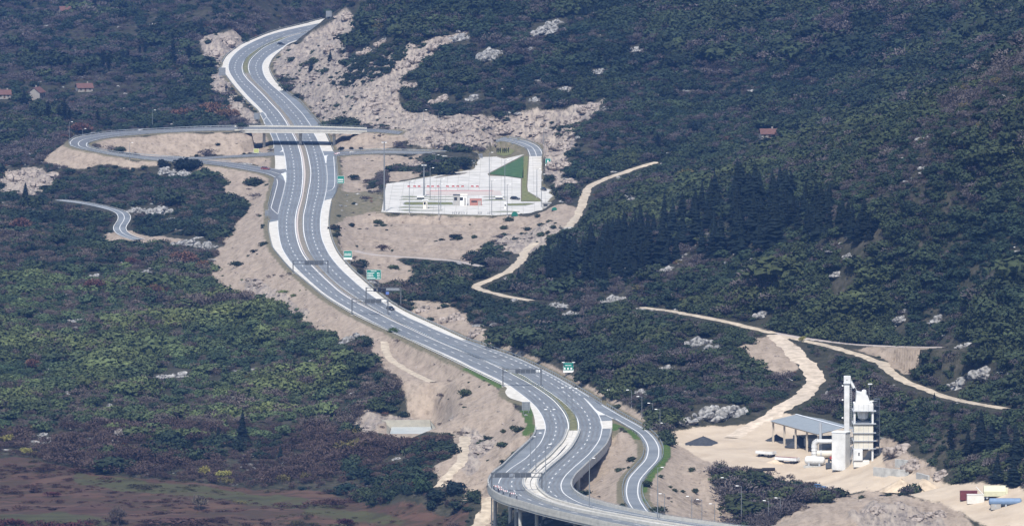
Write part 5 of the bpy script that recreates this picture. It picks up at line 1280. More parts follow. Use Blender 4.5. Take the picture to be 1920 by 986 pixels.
def pipes(u, v, L, label, ang, r_=.55):
    x, y, z = at(u, v); r = empty("steel_pipe", (x, y, z), ang, label=label, cat="pipe", group="black pipes on the yard")
    n = 14; vv = []
    for xx in (-L / 2, L / 2):
        for q in (r_, r_ * .85):
            for i in range(n): t = 2 * math.pi * i / n; vv.append((xx, q * math.cos(t), r_ + q * math.sin(t)))
    ff = []
    for i in range(n):
        j = (i + 1) % n
        ff += [(i, 2 * n + i, 2 * n + j, j), (n + i, n + j, 3 * n + j, 3 * n + i), (i, j, n + j, n + i), (2 * n + i, 3 * n + i, 3 * n + j, 2 * n + j)]
    mesh_obj("tube", vv, ff, M["rubber"], r)
    for xx in (-L * .3, L * .3): MB().box(xx - .1, xx + .1, -.6, .6, -.15, .03).build("sleeper", M["column_beige"], r)
pipes(1419, 883.5, 4.2, "black pipe lying on the yard sand, left of two", -.1); pipes(1441, 882.5, 4.2, "black pipe lying on the yard sand, right of two", .12)
def cwall(u0, v0, u1, v1, hpx, label):
    a = at(u0, v0); b = at(u1, v1); b = (b[0], a[1] + (b[1] - a[1]), b[2]); k = mpp(a[1]); L = math.hypot(b[0] - a[0], b[1] - a[1]); n = max(2, int(L / 2.4))
    r = empty("concrete_wall", a, math.atan2(b[1] - a[1], b[0] - a[0]), label=label, cat="wall")
    for i in range(n): MB().bevbox(L * i / n + .02, L * (i + 1) / n - .02, -.3, .3, -.8, hpx * k * (1 + .02 * (i % 2)), .04).build("wall_panel", M["wall_stained"], r)
cwall(1638, 891, 1704, 890, 16, "long stained concrete retaining wall behind the sand heaps"); cwall(1679, 875, 1711, 875, 15, "short light concrete wall behind the long one"); cwall(1719, 896, 1742, 899, 11, "low concrete wall at the foot of the dark rocks")
def container(u, v, L, h, label, m, ang=0.0, dp=2.4):
    x, y, z = at(u, v); r = empty("container", (x, y, z), ang, label=label, cat="container")
    MB().box(-L / 2, L / 2, -dp / 2, dp / 2, -.2, h).build("body", M[m], r); n = int(L / .55)
    for i in range(n + 1): q = -L / 2 + .08 + (L - .16) * i / n; MB().box(q - .06, q + .06, -dp / 2 - .06, -dp / 2 - .002, .1, h - .12).build("rib", M[m], r)
    MB().box(-L / 2 - .05, L / 2 + .05, -dp / 2 - .08, dp / 2 + .05, h + .003, h + .12).build("roof_frame", M[m], r)
container(1816, 935, 5.2, 2.4, "dark red container at the right end of the yard", "container_red"); container(1829, 942, 5.2, 2.5, "off-white ribbed container in front of the dark red one", "container_white")
container(1867, 953, 3.0, 2.2, "small grey-brown hut with white top beside the blue tank", "grey_wall")
x, y, z = at(1864, 932)
mx = empty("silo_body", (x, y, z), label="cream-yellow silo body lying beside the containers", cat="silo")
MB().prof_x([(-1.6, .5), (1.6, .5), (1.7, 2.0), (1.0, 3.6), (-1.0, 3.6), (-1.7, 2.0)], -3.2, 3.4).build("shell", M["machine_yellow"], mx); MB().prof_x([(-1.1, .6), (1.1, .6), (.5, 3.0), (-.5, 3.0)], 3.4, 4.1).build("cone", M["machine_yellow"], mx)
for q in (-2.2, 2.2): MB().box(q - .3, q + .3, -1.3, 1.3, -.3, .5).build("cradle", M["plant_grey"], mx)
MB().tube((-3.2, -1.2, .8), (-5.6, -1.2, 3.4), .14, n=6).build("boom", M["plant_white"], mx)
x, y, z = at(1886, 948)
bt = empty("water_tank", (x, y, z), label="long blue cylindrical tank at the right edge of the yard", cat="tank")
m2 = MB().lathe([(.3, -5.2), (.95, -5.0), (1.1, -4.7), (1.1, 4.3), (.95, 4.6), (.3, 4.8)], 14); MB().add([(q[2], q[0], q[1] + 1.3) for q in m2.v], m2.f).build("shell", M["tank_blue"], bt)
for q in (-3.2, 0, 3.0): MB().box(q - .25, q + .25, -.9, .9, -.3, .55).build("cradle", M["plant_grey"], bt)

# ------------------------------------------------------------------ houses
def hlib():
    mat("roof_tile", (.115, .06, .052), .18, .85, 1.2); mat("plaster", (.27, .25, .225), .06, .9, .6); mat("window_dark", (.03, .035, .04), .1, .2, 1.0, spec=.5); mat("door_wood", (.10, .06, .04), .1, .7, 1.0)
hlib()
def house(u, v, w, d, h, rise, ang, label, roofm="roof_tile"):
    x, y, z = hit(u, v); r = empty("house", (x, y, z), ang, label=label, cat="house", group="houses in the scrub")
    MB().box(-w / 2, w / 2, -d / 2, d / 2, -1, h).build("wall", M["plaster"], r)
    for s in (-1, 1): MB().add([(s * w / 2, -d / 2, h), (s * w / 2, d / 2, h), (s * w / 2, 0, h + rise)], [(0, 1, 2)]).build("gable", M["plaster"], r)
    for s in (-1, 1):
        e = .5; a = [(-w / 2 - e, s * (d / 2 + e), h - e * rise / (d / 2) + .05), (w / 2 + e, s * (d / 2 + e), h - e * rise / (d / 2) + .05), (w / 2 + e, 0, h + rise + .05), (-w / 2 - e, 0, h + rise + .05)]
        o = MB().add(a + [(p, q, t + .18) for p, q, t in a], [(0, 1, 2, 3), (7, 6, 5, 4), (0, 4, 5, 1), (1, 5, 6, 2), (2, 6, 7, 3), (3, 7, 4, 0)]).build("roof", M[roofm], r)
        if s > 0: MB().box(w * .2, w * .2 + .7, d * .12, d * .12 + .7, h + rise * .5, h + rise + 1.0).build("chimney", M["plaster"], o)
    for q in (-.3, .3):
        o = MB().box(q * w - .5, q * w + .5, -d / 2 - .04, -d / 2 + .02, h * .4, h * .75).build("window", M["window_dark"], r); MB().box(q * w - .62, q * w + .62, -d / 2 - .16, -d / 2 - .002, h * .4 - .12, h * .4 - .002).build("sill", M["plaster"], o)
    MB().box(-.5, .5, -d / 2 - .05, -d / 2 + .02, 0, 2.1).build("door", M["door_wood"], r)
house(158, 171, 8.5, 7, 2.0, 2.2, .25, "red-roofed house behind the scrub, rightmost of the left ones"); house(69, 185, 7.5, 7, 3.6, 2.6, 1.2, "pinkish house with its gable to us, among dark trees"); house(8, 184, 7, 7, 2.2, 2.2, .1, "red-roofed house cut by the left edge")
house(1441, 258, 7.5, 6, 1.9, 2.0, .12, "lone house with a dull red roof on the right hillside"); house(122, 27, 7, 6, 2.5, 2.4, .3, "far small house near the top left"); house(160, 26, 6, 6, 3.4, 1.6, .9, "pale far house right of the other one at top left", "plaster")

# ------------------------------------------------------------------ foliage meshes
def leaf_mat(name, col, var=.25, trans=.0, inst=False):
    m = bpy.data.materials.new(name); t = nt(m); N = t.nodes; L = t.links
    o = N.new("ShaderNodeOutputMaterial"); b = N.new("ShaderNodeBsdfPrincipled"); L.new(b.outputs[0], o.inputs[0])
    b.inputs["Roughness"].default_value = .8; b.inputs["Specular IOR Level"].default_value = .15
    g = N.new("ShaderNodeNewGeometry"); n = N.new("ShaderNodeTexNoise"); n.inputs["Scale"].default_value = .9; n.inputs["Detail"].default_value = 3
    L.new(g.outputs["Position"], n.inputs["Vector"])
    mr = N.new("ShaderNodeMapRange"); mr.inputs[1].default_value = .3; mr.inputs[2].default_value = .7; mr.inputs[3].default_value = 1 - var; mr.inputs[4].default_value = 1 + var; L.new(n.outputs[0], mr.inputs[0])
    mu = N.new("ShaderNodeMix"); mu.data_type = 'RGBA'; mu.blend_type = 'MULTIPLY'; mu.inputs["Factor"].default_value = 1
    if inst:
        a = N.new("ShaderNodeAttribute"); a.attribute_type = 'INSTANCER'; a.attribute_name = "tint"; L.new(a.outputs["Color"], mu.inputs["A"])
    else:
        oi = N.new("ShaderNodeObjectInfo"); hs = N.new("ShaderNodeHueSaturation"); hs.inputs["Color"].default_value = (*col, 1)
        m2 = N.new("ShaderNodeMapRange"); m2.inputs[3].default_value = .7; m2.inputs[4].default_value = 1.3; L.new(oi.outputs["Random"], m2.inputs[0]); L.new(m2.outputs[0], hs.inputs["Value"])
        m3 = N.new("ShaderNodeMapRange"); m3.inputs[3].default_value = .475; m3.inputs[4].default_value = .525; L.new(oi.outputs["Random"], m3.inputs[0]); L.new(m3.outputs[0], hs.inputs["Hue"])
        L.new(hs.outputs[0], mu.inputs["A"])
    L.new(mr.outputs[0], mu.inputs["B"]); L.new(mu.outputs["Result"], b.inputs["Base Color"])
    return m
def leafset(blobs, n, size, rnd, core=True, flat_=.0):
    "leaf clumps over a union of ellipsoids (cx,cy,cz,rx,ry,rz)"
    mb = MB(); tot = sum(b[3] * b[5] for b in blobs)
    for b in blobs:
        for _ in range(max(3, int(n * b[3] * b[5] / tot))):
            d = Vector((rnd.gauss(0, 1), rnd.gauss(0, 1), rnd.gauss(0, 1))).normalized()
            if d.z < -.55: d.z = -d.z
            q = rnd.uniform(.72, 1.28); p = Vector((b[0] + d.x * b[3] * q, b[1] + d.y * b[4] * q, b[2] + d.z * b[5] * q))
            nn = (d + Vector((rnd.gauss(0, .55), rnd.gauss(0, .55), rnd.gauss(0, .55)))).normalized(); u = nn.orthogonal().normalized(); w = nn.cross(u)
            s = size * rnd.uniform(.6, 1.4); a = rnd.uniform(0, 6.28)
            pts = [p + u * (s * math.cos(a + k * 2.09)) * rnd.uniform(.7, 1.2) + w * (s * math.sin(a + k * 2.09)) * rnd.uniform(.7, 1.2) for k in range(3)]
            mb.add(pts, [(0, 1, 2)])
        if core:
            m2 = MB().lathe([(.2 * b[3], -.7 * b[5]), (.62 * b[3], -.2 * b[5]), (.55 * b[3], .35 * b[5]), (.15 * b[3], .62 * b[5])], 6)
            mb.add([(q[0] + b[0], q[1] * b[4] / b[3] + b[1], q[2] + b[2]) for q in m2.v], m2.f)
    return mb
def bush_mesh(rnd, n=150, size=.2):
    k = rnd.randint(3, 5); bl = []
    for i in range(k):
        a = rnd.uniform(0, 6.28); r = rnd.uniform(.1, .5); s = rnd.uniform(.38, .62)
        bl.append((r * math.cos(a), r * math.sin(a), rnd.uniform(.28, .62), s, s, s * rnd.uniform(.7, .95)))
    return leafset(bl, n, size, rnd)
def twig_mesh(rnd, n=150):
    "a soft dome of fine leafless sprays on a few stems"
    mb = MB(); lobes = [(rnd.uniform(-.35, .35), rnd.uniform(-.35, .35), rnd.uniform(.3, .55), rnd.uniform(.35, .55)) for _ in range(4)]
    for _ in range(int(n * 1.7)):
        l = rnd.choice(lobes); d = Vector((rnd.gauss(0, 1), rnd.gauss(0, 1), abs(rnd.gauss(0, 1)) * .9 - .15)).normalized(); q = rnd.uniform(.35, 1.0) ** .6
        b = Vector((l[0] + d.x * l[3] * q, l[1] + d.y * l[3] * q, max(.03, l[2] + d.z * l[3] * q * .95)))
        g = (d * .7 + Vector((rnd.gauss(0, .5), rnd.gauss(0, .5), .55 + rnd.gauss(0, .3)))).normalized(); L = rnd.uniform(.10, .24)
        s_ = g.orthogonal().normalized(); s_.rotate(Matrix.Rotation(rnd.uniform(0, 6.28), 3, g)); w = rnd.uniform(.018, .045)
        mb.add([b - g * L * .5, b + s_ * w, b + g * L * .5, b - s_ * w], [(0, 1, 2, 3)])
    for l in lobes: mb.tube((0, 0, -.05), (l[0], l[1], l[2]), .02, .008, 4, cap=False)
    return mb
def conifer_mesh(rnd, slim=.22, tiers=15, per=9):
    mb = MB()
    for t in range(tiers):
        f = t / (tiers - 1); z = .06 + .90 * f; R = slim * (1 - f) ** .85 * rnd.uniform(.8, 1.15) + .012
        for i in range(max(4, int(per * (1 - .5 * f)))):
            a = rnd.uniform(0, 6.28); r = R * rnd.uniform(.65, 1.2); dr = rnd.uniform(.02, .07) * (1 - .6 * f)
            c, s = math.cos(a), math.sin(a); w = r * .42 + .012
            b0 = Vector((0, 0, z + .03)); e = Vector((r * c, r * s, z - dr)); m = Vector((r * .6 * c, r * .6 * s, z - dr * .3 + .012)); sd = Vector((-s, c, 0)) * w
            mb.add([b0, m + sd - Vector((0, 0, .015)), e, m - sd - Vector((0, 0, .015)), m + Vector((0, 0, .02))], [(0, 1, 4), (1, 2, 4), (2, 3, 4), (3, 0, 4)])
    mb.lathe([(slim * .62, .05), (slim * .42, .35), (slim * .2, .7), (.004, 1.0)], 7)
    return mb
def cypress_mesh(rnd):
    bl = [(0, 0, .06 + .9 * i / 9, .085 * math.sin(math.pi * (.12 + .86 * (1 - i / 9) ** .8)) + .012,) * 1 for i in range(10)]
    mb = leafset([(rnd.gauss(0, .006), rnd.gauss(0, .006), b[2], b[3], b[3], .085) for b in bl], 230, .03, rnd)
    return mb
def treemesh(mb, name, m):
    me = bpy.data.meshes.new(name); me.from_pydata([tuple(q) for q in mb.v], [], mb.f); me.materials.append(m); return me
rg = random.Random(11)
M_CON = leaf_mat("conifer_needles", (.006, .011, .009)); M_CYP = leaf_mat("cypress_leaves", (.006, .010, .009)); M_EVG = leaf_mat("evergreen_leaves", (.030, .054, .025)); M_DRK = leaf_mat("dark_leaves", (.009, .016, .015)); M_YEL = leaf_mat("yellow_buds", (.20, .17, .055)); M_RUST = leaf_mat("rust_leaves", (.115, .062, .046)); M_BARE = leaf_mat("bare_twigs", (.085, .068, .058)); M_BLOS = leaf_mat("white_blossom", (.30, .27, .24)); M_MAR = leaf_mat("maroon_twigs", (.055, .018, .022)); M_FRESH = leaf_mat("fresh_leaves", (.045, .09, .026)); M_BARK = mat("bark", (.07, .055, .045), .2, .9, 1.0)
CON = [treemesh(conifer_mesh(rg, rg.uniform(.22, .30)), "crown", M_CON) for _ in range(6)]
BRD = [treemesh(conifer_mesh(rg, rg.uniform(.30, .38), 13, 11), "crown", M_CON) for _ in range(2)]
CYP = [treemesh(cypress_mesh(rg), "crown", M_CYP) for _ in range(3)]
def crown_set(m, kind, n): return [treemesh(bush_mesh(rg, 420, .11) if kind == 'b' else twig_mesh(rg, 330), "crown", m) for _ in range(n)]
CR = {"evergreen": crown_set(M_EVG, 'b', 3), "dark": crown_set(M_DRK, 'b', 2), "yellow": crown_set(M_YEL, 't', 2), "rust": crown_set(M_RUST, 't', 3), "bare": crown_set(M_BARE, 't', 3), "blossom": crown_set(M_BLOS, 't', 1), "maroon": crown_set(M_MAR, 't', 2), "fresh": crown_set(M_FRESH, 'b', 3)}
_tm = MB(); _tm.tube((0, 0, -.06), (0, 0, .55), .018, .008, 6); TRUNK = treemesh(_tm, "trunk", M_BARK)
_tm = MB(); _tm.tube((0, 0, -.1), (.02, .01, .5), .05, .03, 6)
for _a in range(4): _tm.tube((.02, .01, .35), (.35 * math.cos(_a * 1.6), .35 * math.sin(_a * 1.6), .75), .03, .012, 5)
STEMS = treemesh(_tm, "trunk", M_BARK)
PLANTED = []
def tree(name, u, vb, hpx, crown, trunk, label, group, cat="tree", wf=1.0, rz=None, at_=None):
    x, y, z = hit(u, vb) if at_ is None else at_; h = hpx * mpp(y)
    r = empty(name, (x, y, z - .15), label=label, cat=cat, group=group)
    r.rotation_euler.z = rg.uniform(0, 6.28); r.scale = (h * wf, h * wf, h)
    for me, nm in ((trunk, "trunk"), (crown, "crown")):
        o = bpy.data.objects.new(nm, me); COL.objects.link(o); o.parent = r
    PLANTED.append((x, y, h * .30 * wf, 7)); return r
# the conifer grove
GROVE = [(1008,532),(1040,500),(1090,470),(1190,440),(1250,408),(1330,392),(1400,372),(1470,370),(1545,392),(1590,410),(1645,425),(1625,455),(1540,455),(1480,462),(1400,478),(1290,492),(1200,520),(1120,532),(1060,540)]
cnt = 0; tries = 0; spots = []
while cnt < 120 and tries < 6000:
    tries += 1; u = rg.uniform(1005, 1650); v = rg.uniform(370, 542)
    if not inpoly(np.array([u]), np.array([v]), GROVE)[0]: continue
    if any(abs(u - a) < 9 and abs(v - b) < 7 for a, b in spots): continue
    spots.append((u, v)); cnt += 1
while cnt < 160 and tries < 9000:
    tries += 1; u = rg.uniform(1008, 1230); v = rg.uniform(440, 540)
    if not inpoly(np.array([u]), np.array([v]), [(1008,532),(1040,500),(1090,470),(1215,440),(1225,500),(1190,525),(1120,535),(1060,540)])[0] or any(abs(u - a) < 6 and abs(v - b) < 5 for a, b in spots): continue
    spots.append((u, v)); cnt += 1
spots.sort(key=lambda q: q[0])
for i, (u, v) in enumerate(spots):
    hp = rg.uniform(44, 76) * (1.1 if 1180 < u < 1500 else .9)
    t_ = tree("conifer_tree", u, v, hp * rg.choice((.7, .85, 1, 1, 1.1)), rg.choice(CON), TRUNK, "dark conifer in the %s part of the dense grove, %s" % ("left" if u < 1180 else "middle" if u < 1420 else "right", "upper edge" if v < 410 + max(0, 1330 - u) * .3 else "lower side"), "conifers of the grove", wf=rg.uniform(.85, 1.4)); t_.rotation_euler.x = rg.gauss(0, .03); t_.rotation_euler.y = rg.gauss(0, .03)
for (u, v, h, l) in [(1540,424,80,"tallest lone conifer at the right end of the grove"),(1590,428,55,"conifer right of the tallest one at the grove's edge"),(972,534,33,"lone small conifer beside the bend of the dirt track"),(455,829,64,"dark pointed conifer standing out of the lower left scrub"),(409,830,32,"small conifer left of the dark pointed one"),(526,862,30,"small conifer near the field edge"),(1402,548,34,"small dark conifer alone on the slope below the grove"),(583,133,22,"little conifer on the rocky cutting"),(619,115,22,"little conifer above the rocky cutting"),(1752,752,18,"little conifer above the right-hand dirt track"),(1839,842,78,"big dark conifer behind the rocks on the right"),(1858,858,70,"dark conifer beside the big one on the right"),(1883,848,66,"dark conifer close to the right edge"),(1905,870,80,"dark conifer cut by the right edge"),(1815,850,50,"slim conifer left of the dark group on the right"),(1870,905,60,"low dark conifer behind the yellow silo body"),(1900,910,64,"low dark conifer at the right edge behind the blue tank")]:
    tree("conifer_tree", u, v, h, rg.choice(CON), TRUNK, l, "lone conifers", wf=1.15)
for i, (u, v, h) in enumerate([(1068,27,15),(1079,27,19),(1090,28,20),(1099,28,23),(1109,28,20),(1117,28,22),(1126,28,21),(1133,29,19),(998,40,22),(1020,20,16)]):
    tree("conifer_tree", u, v, h, rg.choice(CON), TRUNK, "small far conifer in the row at the top of the hillside, %s from the left" % ["third", "fourth", "fifth", "sixth", "seventh", "eighth", "ninth", "tenth", "first", "second"][i], "far conifers at the top", wf=1.2)
for (u, v, h, l) in [(378,71,36,"broad dark conifer above the left rocks"),(48,380,40,"broad dark conifer at the far left"),(45,198,34,"broad dark tree beside the pinkish house")]:
    tree("broad_conifer", u, v, h, rg.choice(BRD), TRUNK, l, "broad conifers", wf=1.1)
cy = [(325,122,47),(90,231,40),(121,228,39),(111,226,26),(131,228,24),(183,229,23),(354,116,30),(272,105,26),(204,134,32),(194,132,28),(231,118,24),(240,116,22),(157,145,26),(146,144,20),(169,136,16),(67,110,24),(60,108,20),(32,112,16),(177,24,26),(283,52,10),(132,98,16),(262,104,20),(243,217,14),(1390,372,46),(1233,280,28),(1602,513,36),(1783,850,56),(1412,380,30),(424,172,14)]
cl = ["tallest slim cypress left of the far rocks","lone slim cypress in the left middle distance","tallest cypress of the small cluster left of the loop","left cypress of the small cluster left of the loop","right cypress of the small cluster left of the loop","short cypress above the loop's far arm","slim cypress right of the tallest one","cypress in the dark row, fifth from its right","dark thick cypress, right of a close pair","dark thick cypress, left of a close pair","cypress in the dark row, left","cypress in the dark row, second from left","cypress behind the red roof, middle of three","cypress behind the red roof, left of three","short cypress behind the red roof, right of three","left-hand cypress of a far pair, taller","left-hand cypress of a far pair, shorter","tiny cypress at the far left","far cypress at the top edge, beside the pale house","tiny cypress on the far ridge line","short cypress above the houses","cypress in the dark row, right","tiny cypress behind the loop road","thin cypress rising behind the conifer grove","thin small cypress on the far hillside","thin cypress on the slope right of the grove","slim cypress on the dark rocks right of the plant","short cypress beside the thin one at the grove","tiny cypress beside the far bend"]
for (u, v, h), l in zip(cy, cl): tree("cypress_tree", u, v, h, rg.choice(CYP), TRUNK, l, "cypresses", wf=2.1 if h < 40 else 1.7)
for i, u in enumerate([932,935,938.2,943,946,949,953]): tree("cypress_sapling", u, 288 - abs(i - 3) * .4, 10.5, rg.choice(CYP), TRUNK, "thin cypress sapling in the planted triangle, %s from the left" % ["first", "second", "third", "fourth", "fifth", "sixth", "seventh"][i], "cypress saplings", wf=1.5)
def shrub(u, v, h, kind, label, wf=1.0, group="single shrubs"):
    return tree("shrub", u, v, h, rg.choice(CR[kind]), STEMS, label, group, cat="shrub", wf=wf)
for (u, v, h, k, l, wf) in [(345,316,22,"dark","round dark bush beside the loop's lower arm, left of two",1.1),(361,318,20,"dark","round dark bush beside the loop's lower arm, right of two",1.1),(306,312,14,"dark","dark bush left of the round pair below the loop",1.1),(852,924,26,"dark","round dark bush at the end of the sandy service track",1.1),(795,922,28,"evergreen","dark green bush in the brown scrub beside the field",.9),(1308,248,22,"dark","dark round tree on the far hillside",1.0),(48,852,16,"yellow","yellow-green bush at the field's upper edge, left of three",1.2),(70,856,14,"yellow","yellow-green bush at the field's upper edge, right of three",1.1),(12,830,20,"yellow","yellow-green bush at the left edge",1.1),(385,892,22,"yellow","yellow-green bush by the field, left of two",1.0),(420,898,20,"yellow","yellow-green bush by the field, right of two",1.2),(225,848,16,"yellow","small yellow-green bush in the brown scrub",.9),(218,824,22,"blossom","white flowering bush in the lower left scrub",1.0),(605,850,12,"yellow","small yellow bush near the dark scrub edge",1.0),(372,955,34,"bare","lone leafless tree in the brown field",.8),(222,985,40,"bare","faint leafless tree at the field's bottom edge",.7),(90,998,24,"maroon","maroon thicket at the bottom left, first",2.2),(30,990,24,"maroon","maroon thicket at the bottom left corner",2.0),(140,1000,26,"maroon","maroon thicket at the bottom left, second",2.0),(100,930,12,"maroon","low maroon thicket in the field, upper",2.4),(650,985,18,"maroon","maroon thicket at the field's right end",1.6),(182,700,22,"rust","rust-coloured bush in the green scrub",1.2),(175,655,18,"rust","rust-coloured bush above the other in the green scrub",1.3),(65,690,20,"rust","rust-coloured bush far left in the green scrub",1.4),(345,495,26,"rust","large rust-coloured bush by the pale rocks",1.5),(380,505,20,"rust","rust-coloured bush right of the large one",1.2),(180,545,26,"rust","rust-coloured bush below the white rock",1.3),(45,430,24,"rust","rust-coloured bush at the left near the old road",1.5),(250,500,20,"rust","rust-coloured bush in the dark scrub",1.1),(1572,182,16,"rust","lone rust-red tree on the dark far hillside",.9),(1368,266,12,"rust","rust-coloured bush left of the lone house",1.6),(1437,275,16,"dark","dark bush in front of the lone house",1.3),(405,215,26,"rust","rust-coloured thicket left of the overpass",1.6),(430,225,24,"rust","rust-coloured thicket nearest the overpass",1.4),(340,222,22,"rust","rust-coloured thicket behind the loop",1.5),(145,250,22,"rust","rust-red thicket beside the loop's outer turn",1.6),(641,282,7,"dark","small dark round shrub by the slip road, left of three",1.1),(660,281,6,"dark","small dark round shrub by the slip road, middle",1.1),(676,280.5,5,"dark","small dark round shrub by the slip road, right",1.1),(1382,905,18,"fresh","bright bush at the top of the dark gully",1.0),(1362,912,20,"dark","dark round bush at the top of the dark gully",1.0),(852,448,10,"dark","dark bush in the old basin below the plaza",1.6),(717,470,14,"bare","bare bush on the slope below the plaza",1.5),(739,623,10,"fresh","small green bush on the verge of the left carriageway",1.3),(1505,640,12,"yellow","pale yellow bush above the sandy fork",1.0)]:
    shrub(u, v, h, k, l, wf)

# ------------------------------------------------------------------ limestone outcrops
def rock_material(name, c0, c1, dark):
    m = bpy.data.materials.new(name); t = nt(m); N = t.nodes; L = t.links
    o = N.new("ShaderNodeOutputMaterial"); b = N.new("ShaderNodeBsdfPrincipled"); L.new(b.outputs[0], o.inputs[0]); b.inputs["Roughness"].default_value = .95; b.inputs["Specular IOR Level"].default_value = .1
    g = N.new("ShaderNodeNewGeometry"); n = N.new("ShaderNodeTexNoise"); n.inputs["Scale"].default_value = .8; n.inputs["Detail"].default_value = 6; L.new(g.outputs["Position"], n.inputs["Vector"])
    r = N.new("ShaderNodeValToRGB"); e = r.color_ramp.elements; e.new(.5); e[0].position = .34; e[1].position = .48; e[2].position = .68
    for q, c in zip(e, (dark, c0, c1)): q.color = (*c, 1)
    L.new(n.outputs[0], r.inputs[0]); L.new(r.outputs[0], b.inputs["Base Color"]); return m
M_LIME = rock_material("limestone", (.20, .198, .19), (.38, .37, .355), (.055, .055, .058)); M_WARM = rock_material("warm_rock", (.26, .222, .192), (.37, .32, .28), (.085, .074, .068))
def boulder(rnd, mb, c, s, sub=2):
    import bmesh
    bm = bmesh.new(); bmesh.ops.create_icosphere(bm, subdivisions=sub, radius=1.0)
    k = [(Vector((rnd.gauss(0, 1), rnd.gauss(0, 1), rnd.gauss(0, 1))).normalized(), rnd.uniform(.5, .85)) for _ in range(7)]
    for v in bm.verts:
        p = v.co.copy()
        for d, t in k:
            q = p.dot(d)
            if q > t: p -= d * (q - t)
        p *= 1 + rnd.uniform(-.06, .06); v.co = Vector((p.x * s[0] + c[0], p.y * s[1] + c[1], p.z * s[2] + c[2]))
    bm.verts.ensure_lookup_table(); mb.add([tuple(v.co) for v in bm.verts], [tuple(v.index for v in f.verts) for f in bm.faces]); bm.free()
def outcrop_mesh(rnd, m, n):
    mb = MB()
    for i in range(n):
        a = rnd.uniform(0, 6.28); r = rnd.uniform(0, .95) ** .8; s = rnd.uniform(.12, .34)
        boulder(rnd, mb, (r * math.cos(a), r * .8 * math.sin(a), rnd.uniform(-.05, .12) + .34 * (1 - r) ** 1.3), (s * rnd.uniform(.7, 1.3), s * rnd.uniform(.5, 1), s * rnd.uniform(.6, 1.25)))
    boulder(rnd, mb, (0, 0, -.05), (.95, .75, .3))
    return treemesh(mb, "outcrop", m)
OUT_L = [outcrop_mesh(rg, M_LIME, k) for k in (18, 22, 15, 24, 13)]; OUT_W = [outcrop_mesh(rg, M_WARM, k) for k in (20, 24, 16)]
